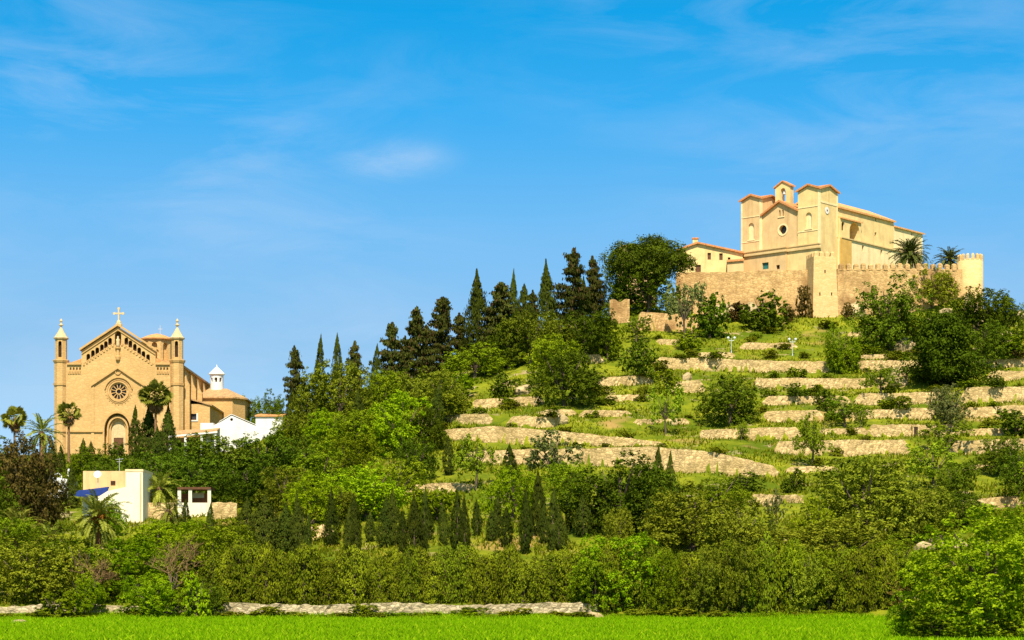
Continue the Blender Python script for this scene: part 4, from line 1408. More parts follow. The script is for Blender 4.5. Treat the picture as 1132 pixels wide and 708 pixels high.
MB().shell([(a[0], -2.6, a[1] - 0.1), (bq[0], -2.6, bq[1] - 0.1), (bq[0], -0.02, bq[1] + 0.5), (a[0], -0.02, a[1] + 0.5)], [(0, 1, 2, 3)], 0.3).build('lean_to_roof', M['brick_eave'], lean)
# small house corner behind the stone pine
H2 = Fr(690, 446, -10, zpy=300)
hh = H2.empty('house')
tag(hh, 'small peach house corner peeping out behind the great umbrella pine', 'house')
MB().prism_y([H2.fx(683, 335), H2.fx(683, 276), H2.fx(690, 271.5), H2.fx(722, 279), H2.fx(722, 335)], 0, 8).build('wall', M['peach'], hh)
a, bq, cq = H2.fx(682, 276.2), H2.fx(690, 271), H2.fx(723, 279)
MB().shell([(a[0], -0.4, a[1]), (bq[0], -0.4, bq[1]), (bq[0], 8.3, bq[1]), (a[0], 8.3, a[1]), (cq[0], -0.4, cq[1]), (cq[0], 8.3, cq[1])], [(0, 1, 2, 3), (1, 4, 5, 2)], 0.3).build('roof', M['brick_eave'], hh)


# ================================================================== RAMPARTS
def rampart(name, p0, p1, zt0, zt1, zb, thick, merlons, label, mat, seed):
    """p = (px, Y); top z at each end; merlons: pitch in metres or 0"""
    A = Vector(((p0[0] - CX) * p0[1] / F, p0[1], 0))
    B = Vector(((p1[0] - CX) * p1[1] / F, p1[1], 0))
    L_ = (B - A).length
    k = int(L_ / 0.5) + 1
    t = np.linspace(0, 1, k)
    X = A.x + (B.x - A.x) * t
    Y = A.y + (B.y - A.y) * t
    o = stone_wall(name, X, Y, np.full(k, zb), zt0 + (zt1 - zt0) * t, thick, mat, seed, 0.05, 10)
    tag(o, label, 'castle wall', 'ramparts of the hilltop castle', 'thing')
    if merlons:
        mm = MB()
        nm = int(L_ / merlons)
        d_ = (B - A).normalized()
        nn = Vector((-d_.y, d_.x, 0))
        for i in range(nm):
            s0 = (i + 0.25) * merlons
            s1 = s0 + merlons * 0.58
            zz = zt0 + (zt1 - zt0) * (s0 / L_)
            hgt = 1.15 + 0.1 * math.sin(i * 2.7)
            a, c_ = A + d_ * s0, A + d_ * s1
            pol = [(a.x, a.y), (c_.x, c_.y), (c_.x + nn.x * 0.6, c_.y + nn.y * 0.6), (a.x + nn.x * 0.6, a.y + nn.y * 0.6)]
            cc = (sum(p[0] for p in pol) / 4, sum(p[1] for p in pol) / 4)
            mm.prism_z(pol, zz - 0.3, zz + hgt * 0.72).prism_z(pol, zz + hgt * 0.72 + 0.001, zz + hgt, 0.55, cc)
        mm.build('battlement', mat, o)
    return o


zt = lambda py, Y: CZ + (YH - py) * Y / F
rampart('rampart_wall', (747, 437), (900, 430), zt(302, 437), zt(298, 430), 50, 2.0, 0, 'plain tall rampart wall left of the square battlemented tower', M['rampart'], 31)
rampart('rampart_wall', (926, 431), (1012, 437), zt(297.5, 431), zt(297, 437), 50, 1.5, 1.75, 'crenellated rampart wall between the square tower and the palm', M['rampart'], 32)
rampart('rampart_wall', (1012, 437), (1064, 441), zt(297, 437), zt(298, 441), 50, 1.5, 1.75, 'end of the crenellated wall beside the round tower', M['rampart'], 33)
# square tower
T = Fr(913, 426, 9, zpy=356)
sq = T.empty('square_tower')
tag(sq, 'tapering square stone tower with battlements in the middle of the rampart', 'tower')
zt_ = T.fx(913, 283)[1]
wb, wt = 15.2 * 427 / F, 12.6 * 427 / F
dep = 6.0
bod = MB().add([(-wb, 0, -3), (wb, 0, -3), (wb, dep, -3), (-wb, dep, -3), (-wt, 0.7, zt_), (wt, 0.7, zt_), (wt, dep, zt_), (-wt, dep, zt_)],
               [(0, 3, 2, 1), (4, 5, 6, 7), (0, 1, 5, 4), (1, 2, 6, 5), (2, 3, 7, 6), (3, 0, 4, 7)])
cut = MB()
for px_, py_ in ((907, 325), (920, 325), (913, 300)):
    x, z = T.fx(px_, py_)
    cut.box(x - 0.14, x + 0.14, -1, 1.5, z - 0.35, z + 0.35)
bod.build('wall', M['tower'], sq, cut)
cn_ = MB()
for i in range(4):
    x0 = -wt + i * (2 * wt / 4) + 0.12
    x1 = x0 + 2 * wt / 4 * 0.62
    cn_.box(x0, x1, 0.72, 1.3, zt_ - 0.2, zt_ + 0.75).prism_z([(x0, 0.72), (x1, 0.72), (x1, 1.3), (x0, 1.3)], zt_ + 0.751, zt_ + 1.05, 0.5, ((x0 + x1) / 2, 1.0))
    for sx_ in (-1, 1):
        y0 = 1.9 + i * 1.1
        cn_.box(sx_ * wt - (0.5 if sx_ > 0 else 0), sx_ * wt + (0 if sx_ > 0 else 0.5), y0, y0 + 0.65, zt_ - 0.2, zt_ + 0.8)
cn_.build('battlement', M['tower'], sq)
# round tower
Y = 441
rt_ = Fr(1075.5, Y, 0, zpy=335)
rnd = rt_.empty('round_tower')
tag(rnd, 'round stone tower with battlements at the right end of the castle', 'tower')
r0 = 14.2 * Y / F
z1 = zt(286, Y) - rt_.oz
MB().lathe([(r0 * 1.06, -8), (r0 * 1.02, 0), (r0, z1)], 32, 0, r0).build('wall', M['tower'], rnd, smooth=True)
mm = MB()
for i in range(16):
    a = 2 * math.pi * i / 16
    p = []
    for da, rr_ in ((-0.11, r0 + 0.03), (0.11, r0 + 0.03), (0.11, r0 - 0.5), (-0.11, r0 - 0.5)):
        p.append((rr_ * math.cos(a + da), r0 + rr_ * math.sin(a + da)))
    mm.prism_z(p, z1 - 0.2, z1 + 0.85).prism_z(p, z1 + 0.851, z1 + 1.2, 0.5, (sum(q[0] for q in p) / 4, sum(q[1] for q in p) / 4))
mm.build('battlement', M['tower'], rnd)
# ruined walls under the pine
for lab, pa, pb, tp, sd in (('broken sandy wall stump left of the umbrella pine foot', (674, 415), (696, 415), 332, 41),):
    A = ((pa[0] - CX) * pa[1] / F, pa[1])
    B = ((pb[0] - CX) * pb[1] / F, pb[1])
    k = 14
    t = np.linspace(0, 1, k)
    o = stone_wall('ruined_wall', A[0] + (B[0] - A[0]) * t, A[1] + (B[1] - A[1]) * t, np.full(k, 48.0), zt(tp, pa[1]) + 0.25 * np.sin(t * 9), 1.0, M['rampart'], sd, 0.08, 8)
    tag(o, lab, 'ruined wall', None, 'thing')

# ================================================================== HOUSES ON THE LOWER LEFT
Yh = hit(150, 578)
G = Fr(140, Yh, 0, zpy=578)
ho = G.empty('house')
tag(ho, 'flat roofed cream house with big blank wall above the palm', 'house')
gp = lambda px, py, c=0.0: G.fx(px, py, c)
pm = Yh / F
MB().prism_y([gp(106, 600), gp(106, 551), gp(119, 543), gp(139, 538.5), gp(139, 520), gp(158, 520), gp(158, 600)], 0, 7).build('wall', M['housecream'], ho)
MB().box(gp(138.5, 0)[0], gp(158.4, 0)[0], -0.06, 7.06, gp(0, 521.5)[1], gp(0, 519)[1]).build('parapet', M['cream'], ho)
bk = MB().box(gp(92, 0, 7)[0], gp(142, 0, 7)[0], 6.9, 11, -6, gp(120, 521, 7)[1]).build('rear_wall', M['peach'], ho)
MB().box(gp(94, 0, 5)[0], gp(107, 0, 5)[0], 3.5, 5, -6, gp(100, 549, 5)[1]).build('low_wall', M['housecream'], ho)
blu = MB()
xa, za = gp(84, 546, 2.0)
xb, zb_ = gp(119, 539.5, 2.0)
blu.add([(xa, 1.2, za - 0.35), (xb, 1.2, za - 0.2), (xb, 3.0, zb_ + 0.2), (xa, 3.0, za + 0.45), (xa, 1.2, za - 0.45), (xb, 1.2, za - 0.3), (xb, 3.0, zb_ + 0.1), (xa, 3.0, za + 0.35)],
        [(0, 1, 2, 3), (7, 6, 5, 4), (0, 4, 5, 1), (1, 5, 6, 2), (2, 6, 7, 3), (3, 7, 4, 0)])
blu.build('blue_awning', M['blue'], ho)
cutd = MB()
xw, zw = gp(125, 534, 6.85)
MB().box(xw - 0.3, xw + 0.3, 6.8, 6.88, zw - 0.25, zw + 0.25).build('window', M['dark'], ho)
# satellite dish
dxx, dzz = gp(108, 525, 4.5)
dish = MB()
prof = [(0.02, 0.0), (0.25, 0.04), (0.44, 0.13), (0.48, 0.17), (0.44, 0.16), (0.25, 0.08), (0.02, 0.04)]
dish.lathe(prof, 16)
rotm = Matrix.Rotation(R(70), 4, 'X')
dish.v = [tuple(rotm @ Vector(p) + Vector((dxx, 4.5, dzz))) for p in dish.v]
do = dish.build('satellite_dish', M['white_cool'], ho)
MB().tube([(dxx, 4.55, dzz), (dxx, 4.7, dzz - 0.6), (dxx, 4.7, dzz - 2.6)], [0.06, 0.06, 0.06]).build('dish_mast', M['metal'], do)
x, z = gp(132, 521, 8)
MB().tube([(x, 8, z - 1), (x, 8, z + 1.7)], [0.035, 0.03]).tube([(x - 0.5, 8, z + 1.5), (x + 0.5, 8, z + 1.6)], [0.025, 0.025]).tube([(x - 0.35, 8, z + 1.2), (x + 0.35, 8, z + 1.25)], [0.025, 0.025]).build('aerial', M['metal'], ho)
x = gp(155.5, 0)[0]
MB().tube([(x, -0.08, -2), (x, -0.08, gp(0, 523)[1])], [0.07, 0.07]).build('drainpipe', M['trim'], ho)
# small white house at the far left
Yw = hit(62, 552)
G2 = Fr(62, Yw, 0, zpy=552)
h3 = G2.empty('house')
tag(h3, 'small white house almost hidden by the maroon tree', 'house')
MB().prism_y([G2.fx(51, 565), G2.fx(51, 529), G2.fx(58, 527), G2.fx(75, 530), G2.fx(75, 565)], 0, 6).build('wall', M['white'], h3)
MB().box(G2.fx(73, 0)[0], G2.fx(75.5, 0)[0], 1, 1.5, G2.fx(0, 532)[1], G2.fx(0, 518)[1]).build('chimney', M['white'], h3)
x, z = G2.fx(61, 542)
MB().box(x - 0.35, x + 0.35, -0.03, 0.05, z - 0.45, z + 0.45).build('window', M['dark'], h3)
x, z = G2.fx(63, 528)
MB().ring(x, z, 0.5, 0.62, 0.3, 0.42, 0, 180, 12).build('iron_hoop', M['white_cool'], h3)
# pergola house
Yp = hit(215, 572)
G3 = Fr(215, Yp, 0, zpy=572)
pg = G3.empty('pergola')
tag(pg, 'small open pergola with pale pillars and red brick back wall', 'pergola')
gq = lambda px, py, c=0.0: G3.fx(px, py, c)
for pxx in (198.5, 210.5, 231.5):
    x = gq(pxx, 0)[0]
    MB().box(x - 0.22, x + 0.22, -0.22, 0.22, -3, gq(0, 541.5)[1]).build('pillar', M['housecream'], pg)
MB().box(gq(200, 0, 3)[0], gq(231, 0, 3)[0], 3, 3.4, -3, gq(0, 546, 3)[1]).build('back_wall', M['redbrick'], pg)
MB().box(gq(196.5, 0)[0], gq(233.5, 0)[0], -0.35, 3.5, gq(0, 541.4)[1], gq(0, 538.8)[1]).build('beam_roof', M['wood'], pg)
MB().box(gq(199, 0)[0], gq(232, 0)[0], -0.1, 0.1, -3, gq(0, 556)[1]).build('parapet', M['housecream'], pg)
x, z = gq(218, 549, 2.9)
MB().box(x - 1.2, x + 0.9, 2.9, 3.01, z - 0.2, z + 0.5).build('light_panel', M['housecream'], pg)
Yg = hit(248, 572)
for lab, a, bq, tp, bs_, sd in (('low pale garden wall right of the pergola', 234, 264, 556, 574, 51), ('pale garden wall between the cream house and the pergola', 160, 197, 556, 574, 52)):
    Yg = hit((a + bq) / 2, bs_)
    sx = np.arange((a - CX) * Yg / F, (bq - CX) * Yg / F, 0.4)
    tag(stone_wall('garden_wall', sx, np.full(len(sx), Yg), np.full(len(sx), zt(bs_, Yg) - 1.5), np.full(len(sx), zt(tp, Yg)), 0.5, M['drystone'], sd), lab, 'garden wall', None, 'thing')

# dark doorway in a terrace wall
Yd = float(np.interp(1012, WALLS[13]['px'], WALLS[13]['Y']))
xd = (1012 - CX) * Yd / F
zd = float(height(xd, Yd - 0.5))
dw = empty('doorway', (xd, Yd - 0.32, zd))
tag(dw, 'small dark doorway in a dry stone terrace wall', 'doorway', None, 'thing')
MB().box(-0.32, 0.32, 0, 0.12, -0.3, 1.5).build('doorway_shade', M['dark'], dw)  # dark panel painted as the shade inside the door opening
MB().box(-0.55, -0.32, -0.08, 0.3, -0.3, 1.55).box(0.32, 0.55, -0.08, 0.3, -0.3, 1.55).box(-0.65, 0.65, -0.1, 0.3, 1.54, 1.8).build('door_frame', M['drystone'], dw)


# ================================================================== LAMPS
def lamp(px, top, bot, label):
    Y = hit(px, bot)
    x = (px - CX) * Y / F
    z = float(height(x, Y))
    e = empty('street_lamp', (x, Y, z))
    tag(e, label, 'street lamp', 'white lamp posts on the upper terrace')
    h = zt(top, Y) - z
    MB().lathe([(0.12, -0.3), (0.12, 0.3), (0.07, 0.4), (0.05, h - 0.3)], 10).build('post', M['metal'], e)
    MB().tube([(-0.55, 0, h - 0.55), (-0.4, 0, h - 0.75), (0.4, 0, h - 0.75), (0.55, 0, h - 0.55)], [0.05] * 4).build('arm', M['white_cool'], e)
    for s_ in (-0.6, 0.6):
        MB().lathe([(0.05, h - 0.5), (0.18, h - 0.42), (0.25, h - 0.25), (0.2, h - 0.05), (0.08, h + 0.02)], 12, s_, 0).build('globe', M['globe'], e, smooth=True)


lamp(808.5, 372.5, 394, 'left of the two white twin globe lamp posts on the slope')
lamp(876, 374, 394, 'right of the two white twin globe lamp posts below the square tower')
# ================================================================== PLANTS


def rhombs(C, Nn, a, b_, rng):
    k = len(C)
    Nn = Nn / (np.linalg.norm(Nn, axis=1, keepdims=True) + 1e-9)
    r = rng.normal(size=(k, 3))
    t = np.cross(Nn, r)
    t /= np.linalg.norm(t, axis=1, keepdims=True) + 1e-9
    s = np.cross(Nn, t)
    a = np.broadcast_to(a, (k,))[:, None]
    b_ = np.broadcast_to(b_, (k,))[:, None]
    V = np.stack([C + a * t, C + b_ * s + 0.15 * a * Nn, C - a * t, C - b_ * s + 0.15 * a * Nn], 1).reshape(-1, 3)
    return V


def rdirs(k, rng):
    d = rng.normal(size=(k, 3))
    return d / np.linalg.norm(d, axis=1, keepdims=True)


def finish(C, Nn, a, rng, zlo=0.0, asp=0.6):
    # fit the leaf cloud into a unit box standing on z = 0
    lo, hi = np.percentile(C, 0.7, axis=0), np.percentile(C, 99.3, axis=0)
    hi[2] = np.percentile(C[:, 2], 99.9)
    C = C.copy()
    for k in (0, 1):
        C[:, k] = (C[:, k] - (lo[k] + hi[k]) / 2) / (hi[k] - lo[k])
    C[:, 2] = zlo + (C[:, 2] - lo[2]) / (hi[2] - lo[2]) * (1 - zlo)
    return rhombs(C, Nn, a * rng.uniform(0.6, 1.25, len(C)), a * asp * rng.uniform(0.7, 1.2, len(C)), rng)


def crown_round(seed, nl, nclump, per, leaf, zlo=0.05, gap=1.0, dome=0.0, low=0.0):
    """lobes carry clumps, clumps carry leaves"""
    rng = np.random.default_rng(seed)
    d = rdirs(nl, rng)
    if gap >= 0.9:
        d[:, 2] = d[:, 2] * 0.85 + 0.05 + low
    else:
        d[:, 2] = np.abs(d[:, 2]) * 0.9 - 0.25
    d /= np.linalg.norm(d, axis=1, keepdims=True)
    rl = rng.uniform(0.085, 0.20, nl) * gap
    cen = d * (0.5 - rl * 0.75)[:, None] * np.array([1, 1, 0.95]) * rng.uniform(0.70, 1.16, nl)[:, None]
    if gap >= 0.9:
        cen = np.vstack([cen, [[0, 0, 0], [0.08, -0.05, 0.12], [-0.1, 0.05, -0.1]]])
        rl = np.concatenate([rl, [0.20, 0.18, 0.18]])
    else:
        cen = np.vstack([cen, [[0, 0, 0], [0.08, -0.05, 0.12], [-0.1, 0.05, -0.1]]])
        rl = np.concatenate([rl, [0.14, 0.12, 0.12]])
    w = rl ** 2
    pick = rng.choice(len(rl), nclump, p=w / w.sum())
    cd = rdirs(nclump, rng)
    cd[:, 2] += 0.25
    cd /= np.linalg.norm(cd, axis=1, keepdims=True)
    cc = cen[pick] + cd * (rl[pick] * rng.uniform(0.72, 1.18, nclump))[:, None]
    cr_ = rng.uniform(0.020, 0.050, nclump)
    C = np.repeat(cc, per, 0) + rdirs(nclump * per, rng) * (np.repeat(cr_, per) * rng.uniform(0.2, 1, nclump * per) ** 0.5)[:, None] * np.array([1, 1, 0.75])
    Nn = np.repeat(cd, per, 0) * 0.9 + rdirs(nclump * per, rng) * 0.9 + np.array([0, 0, 0.35])
    if dome:
        keep = C[:, 2] > -dome
        C, Nn = C[keep], Nn[keep]
    return finish(C, Nn, leaf, rng, zlo)


def crown_spire(seed, n_, leaf, belly=0.30, power=0.9, rag=0.1):
    rng = np.random.default_rng(seed)
    ncl = n_ // 14
    t = rng.uniform(0.0, 1.0, ncl) ** 1.12
    prof = np.clip(t / belly, 0.12, 1) ** 0.45 * (1 - np.clip((t - belly) / (1 - belly), 0, 1) ** 1.25) ** power
    ang = rng.uniform(0, 2 * math.pi, ncl)
    lump = 1 + rag * np.sin(ang * 3 + seed) * np.sin(t * 17 + seed) + rng.normal(0, rag * 0.6, ncl)
    r = 0.5 * prof * lump * rng.uniform(0.72, 1.0, ncl)
    cc = np.stack([r * np.cos(ang), r * np.sin(ang), t], 1)
    out = np.stack([np.cos(ang), np.sin(ang), np.full(ncl, 0.35)], 1)
    per = 14
    C = np.repeat(cc, per, 0) + rng.normal(0, 1, (ncl * per, 3)) * np.array([0.05, 0.05, 0.016]) * np.repeat(np.clip(prof * 1.6, 0.12, 1), per)[:, None]
    Nn = np.repeat(out, per, 0) + rdirs(ncl * per, rng) * 0.8
    C[:, 2] = np.clip(C[:, 2], 0, 1.0)
    return finish(C, Nn, leaf, rng, 0.02)


def crown_ragged(seed, leaf, nw=17, bush=1.0, wide=1.0, zs=0.013):
    """open conifer: flat sprays on uneven whorls of branches, sky between them, a thin leader on top"""
    rng = np.random.default_rng(seed)
    cs, ns = [], []
    lean = rng.uniform(-0.10, 0.10, 2)
    cut_ = rng.uniform(0.0, 0.25)
    for i in range(nw):
        t = 0.06 + 0.90 * (i + rng.uniform(-0.35, 0.35)) / nw
        R0 = 0.5 * min(1.0, (1.0 - t) * (1.25 + cut_) + 0.07 + cut_ * 0.3) * rng.uniform(0.55, 1.15)
        nb = rng.integers(4, 8)
        a0 = rng.uniform(0, 6.28)
        for k in range(nb):
            if rng.random() < 0.22:
                continue
            a = a0 + k * 6.28 / nb + rng.normal(0, 0.35)
            Rb = R0 * rng.uniform(0.45, 1.2)
            up = rng.uniform(-0.035, 0.06)
            for s in np.linspace(0.2, 1, 5):
                k2 = int(24 * bush)
                sp = 0.050 * (1.15 - 0.5 * s) * wide
                q = np.array([Rb * s * math.cos(a) + lean[0] * t, Rb * s * math.sin(a) + lean[1] * t, t + up * s])
                cs.append(q + rng.normal(0, 1, (k2, 3)) * np.array([sp, sp, zs]))
                ns.append(rdirs(k2, rng) * 0.8 + np.array([math.cos(a) * 0.4, math.sin(a) * 0.4, 0.7]))
    tt = rng.uniform(0.86, 1.0, 170)
    rr = (1.0 - tt) * 0.35 + 0.012
    cs.append(np.stack([rng.normal(0, 1, 170) * rr + lean[0] * tt, rng.normal(0, 1, 170) * rr + lean[1] * tt, tt], 1))
    ns.append(rdirs(170, rng))
    return finish(np.vstack(cs), np.vstack(ns), leaf, rng, 0.04)


def crown_umbrella(seed):
    rng = np.random.default_rng(seed)
    nl = 64
    i_ = np.arange(nl) + 0.5
    zz = i_ / nl * 1.0
    aa = i_ * 2.39996
    rr = np.sqrt(1 - zz ** 2)
    d = np.stack([rr * np.cos(aa), rr * np.sin(aa), zz], 1)
    rl = rng.uniform(0.065, 0.125, nl)
    cen = d * np.array([0.43, 0.43, 0.30]) * rng.uniform(0.84, 1.10, nl)[:, None]
    # a lower skirt of foliage on one side
    ex = np.array([[-0.34, -0.10, -0.06], [-0.40, 0.05, -0.02], [-0.26, -0.2, -0.10], [-0.15, -0.15, -0.05], [0.05, -0.1, -0.06], [0.25, 0.05, -0.03], [-0.3, 0.1, -0.1], [0, 0.1, 0.15], [0.1, -0.05, 0.15], [-0.12, 0, 0.15], [0, 0, 0.05], [0.2, 0, 0.05], [-0.2, 0, 0.02], [0, -0.2, 0.05], [0.15, -0.15, 0.08]])
    cen = np.vstack([cen, ex])
    rl = np.concatenate([rl, np.full(len(ex), 0.14)])
    w = rl ** 2
    nc, per = 1500, 18
    pick = rng.choice(len(rl), nc, p=w / w.sum())
    cd = rdirs(nc, rng)
    cd[:, 2] += 0.3
    cd /= np.linalg.norm(cd, axis=1, keepdims=True)
    cc = cen[pick] + cd * (rl[pick] * rng.uniform(0.75, 1.08, nc))[:, None] * np.array([1, 1, 0.8])
    C = np.repeat(cc, per, 0) + rng.normal(0, 1, (nc * per, 3)) * np.array([0.022, 0.022, 0.018])
    Nn = np.repeat(cd, per, 0) * 0.8 + rdirs(nc * per, rng) * 0.9 + np.array([0, 0, 0.3])
    return finish(C, Nn, 0.0135, rng, 0.40)


def crown_hedge(seed, n_, leaf):
    rng = np.random.default_rng(seed)
    ncl = n_ // 16
    t = rng.uniform(0, 1, ncl)
    ang = rng.uniform(0, 2 * math.pi, ncl)
    prof = np.clip(1 - np.clip((t - 0.62) / 0.40, 0, 1) ** 2.4, 0, 1) * (0.80 + 0.2 * np.clip(t / 0.3, 0, 1))
    lump = 1 + 0.20 * np.sin(ang * 3 + seed * 2.1 + t * 6) * np.cos(t * 9 + seed) + rng.normal(0, 0.07, ncl)
    r = 0.5 * prof * lump * rng.uniform(0.75, 1.0, ncl) ** 0.7
    cc = np.stack([r * np.cos(ang), r * np.sin(ang), t + rng.normal(0, 0.02, ncl)], 1)
    out = np.stack([np.cos(ang), np.sin(ang), 0.2 + 1.2 * (t > 0.8)], 1)
    C = np.repeat(cc, 16, 0) + rng.normal(0, 1, (ncl * 16, 3)) * np.array([0.05, 0.05, 0.030])
    Nn = np.repeat(out, 16, 0) + rdirs(ncl * 16, rng) * 0.9
    return finish(C, Nn, leaf, rng, 0.0)


def trunk_mesh(seed, zt_, r=0.03, limbs=5, spread=0.28, mat=None, name='trunk', z1=0.75):
    rng = random.Random(seed)
    mb = MB()
    lx_, ly_ = rng.uniform(-.03, .03), rng.uniform(-.03, .03)
    mb.tube([(0, 0, -0.08), (lx_ * .5, ly_ * .5, zt_ * 0.5), (lx_, ly_, zt_), (lx_ * 1.5, ly_ * 1.5, z1)], [r * 1.35, r, r * 0.85, r * 0.3], 7)
    for i in range(limbs):
        a = i * 6.28 / limbs + rng.uniform(-.4, .4)
        s = spread * rng.uniform(0.7, 1.2)
        zz = rng.uniform(0.62, 0.85)
        mb.tube([(lx_, ly_, zt_ * rng.uniform(0.8, 1.0)), (lx_ + math.cos(a) * s * .45, ly_ + math.sin(a) * s * .45, zt_ + (zz - zt_) * .45), (lx_ + math.cos(a) * s, ly_ + math.sin(a) * s, zz)], [r * .7, r * .45, r * .15], 5)
    return mb.mesh(name, mat or M['bark'])


def quadidx(V):
    return np.arange(len(V)).reshape(-1, 4)


KINDS = {}


def kind(name, thing_name, cat, crowns, trunks, leafmat, part='crown'):
    KINDS[name] = dict(tn=thing_name, cat=cat, crowns=[np_mesh(part, v, quadidx(v), leafmat) for v in crowns], trunks=trunks, part=part, i=0)


TR = [trunk_mesh(s, 0.22, 0.030) for s in (1, 2, 3)]
TRA = [trunk_mesh(s, 0.30, 0.026, 6, 0.33) for s in (4, 5, 6)]
TRC = [trunk_mesh(s, 0.5, 0.05, 0, z1=0.9) for s in (7,)]
TRK = [trunk_mesh(s, 0.6, 0.032, 0, z1=0.95) for s in (8,)]
big = lambda s0, k=4, leaf=0.0170, **kw: [crown_round(s0 + i, 34, 900, 17, leaf, zlo=0.0, dome=0.36, **kw) for i in range(k)]
small = lambda s0, k=3, leaf=0.036, **kw: [crown_round(s0 + i, 16, 340, 13, leaf, zlo=0.0, dome=0.30, **kw) for i in range(k)]
airy = lambda s0, k=3, leaf=0.026: [crown_round(s0 + i, 16, 250, 14, leaf, zlo=0.22, gap=0.68) for i in range(k)]
for nm, tn in (('dark', 'broadleaf_tree'), ('mid', 'broadleaf_tree'), ('bright', 'broadleaf_tree'), ('olive', 'olive_tree'), ('greyolive', 'olive_tree'), ('maroon', 'broadleaf_tree')):
    sd = {'dark': 100, 'mid': 120, 'bright': 140, 'olive': 160, 'greyolive': 180, 'maroon': 200}[nm]
    kind(nm, tn, 'tree', big(sd), TR, L[nm])
    kind(nm + '_s', 'bush', 'bush', small(sd + 10), TR, L[nm])
kind('fig', 'fig_tree', 'tree', [crown_round(500 + i, 60, 1150, 30, 0.0125, zlo=0.0, dome=0.36) for i in range(2)], TR, L['fig'])
kind('airy', 'almond_tree', 'tree', airy(220), TRA, L['airy'])
kind('greyairy', 'olive_tree', 'tree', airy(230), TRA, L['greyolive'])
kind('cypress', 'cypress_tree', 'cypress', [crown_spire(240 + i, 4200, 0.034) for i in range(4)], TRC, L['cypress'])
kind('widecypress', 'cypress_tree', 'cypress', [crown_spire(250 + i, 8000, 0.026, 0.16, 1.15, 0.24) for i in range(3)], TRC, L['cypress'])
kind('conifer', 'conifer_tree', 'conifer', [crown_ragged(260 + i, 0.034) for i in range(6)], TRK, L['conifer'])
kind('fir', 'conifer_tree', 'conifer', [crown_ragged(270 + i, 0.022, 34, 1.9, 1.3, 0.032) for i in range(2)], TRK, L['dark'])
kind('hedge', 'hedge_tree', 'hedge tree', [crown_hedge(280 + i, 5600, 0.030) for i in range(5)], TRC, L['hedge'])
kind('scrub', 'scrub_bush', 'bush', small(300, 4, 0.045, low=0.15), None, L['scrub'])
kind('darkscrub', 'scrub_bush', 'bush', small(310, 3, 0.045, low=0.1), None, L['mid'])
kind('dry', 'dry_bush', 'bush', small(320, 3, 0.042), None, L['dry'])
kind('stonepine', 'umbrella_pine', 'pine', [crown_umbrella(330)], [trunk_mesh(9, 0.25, 0.03, 9, 0.40)], L['stonepine'])

prng = random.Random(5)


def plant(kd, px, top, bot, w, label, Y=None, group=None, cat=None, rz=None):
    k = KINDS[kd]
    if Y is None:
        Y = hit(px, bot)
    x = (px - CX) * Y / F
    z = float(height(x, Y))
    Hh = max(0.4, zt(top, Y) - z)
    Wd = w * Y / F
    i = k['i']
    k['i'] += 1
    e = empty(k['tn'], (x, Y, z - 0.03), prng.uniform(0, 6.28) if rz is None else rz, (Wd, Wd, Hh))
    tag(e, label, cat or k['cat'], group)
    if kd in ('conifer', 'cypress', 'widecypress', 'fir'):
        e.rotation_euler = (prng.uniform(-.05, .05), prng.uniform(-.05, .05), e.rotation_euler.z)
    c = bpy.data.objects.new(k['part'], k['crowns'][i % len(k['crowns'])])
    link(c, e)
    if k['trunks']:
        t = bpy.data.objects.new('trunk', k['trunks'][i % len(k['trunks'])])
        link(t, e)
    return e


# ------------------------------------------------------------------ palms
def frond_mesh(mb_v, base, az, elev0, length, droop, width, nleaf, rng, r_):
    pts = []
    p = Vector(base)
    e = elev0
    seg = length / nleaf
    for i in range(nleaf + 1):
        pts.append((p.copy(), e))
        p = p + Vector((math.cos(az) * math.cos(e), math.sin(az) * math.cos(e), math.sin(e))) * seg
        e -= droop / nleaf * (0.5 + 1.1 * i / nleaf)
    side = Vector((-math.sin(az), math.cos(az), 0))
    for i in range(nleaf):
        a, ea = pts[i]
        b2, eb = pts[i + 1]
        t = (i + 0.5) / nleaf
        up = Vector((-math.cos(az) * math.sin(ea), -math.sin(az) * math.sin(ea), math.cos(ea)))
        fw = (b2 - a).normalized()
        rr = r_ * (1.2 - t)
        mb_v += [a + side * rr, a - side * rr, b2 - side * rr * .9, b2 + side * rr * .9]
        if t < 0.12:
            continue
        wl_ = width * math.sin(min(1, t * 1.5 + 0.12) * math.pi * 0.62) * (1.05 - 0.5 * t * t)
        for s in (-1, 1):
            for off in (0.0, 0.5):
                o = a + (b2 - a) * off
                tip = o + side * s * wl_ * 0.8 + fw * wl_ * 0.65 + up * wl_ * rng.uniform(-0.28, 0.22)
                hw = fw * seg * 0.36
                mid = (o + tip) * 0.5 + up * wl_ * 0.06
                mb_v += [o - hw * 0.4, mid - hw, tip, mid + hw]


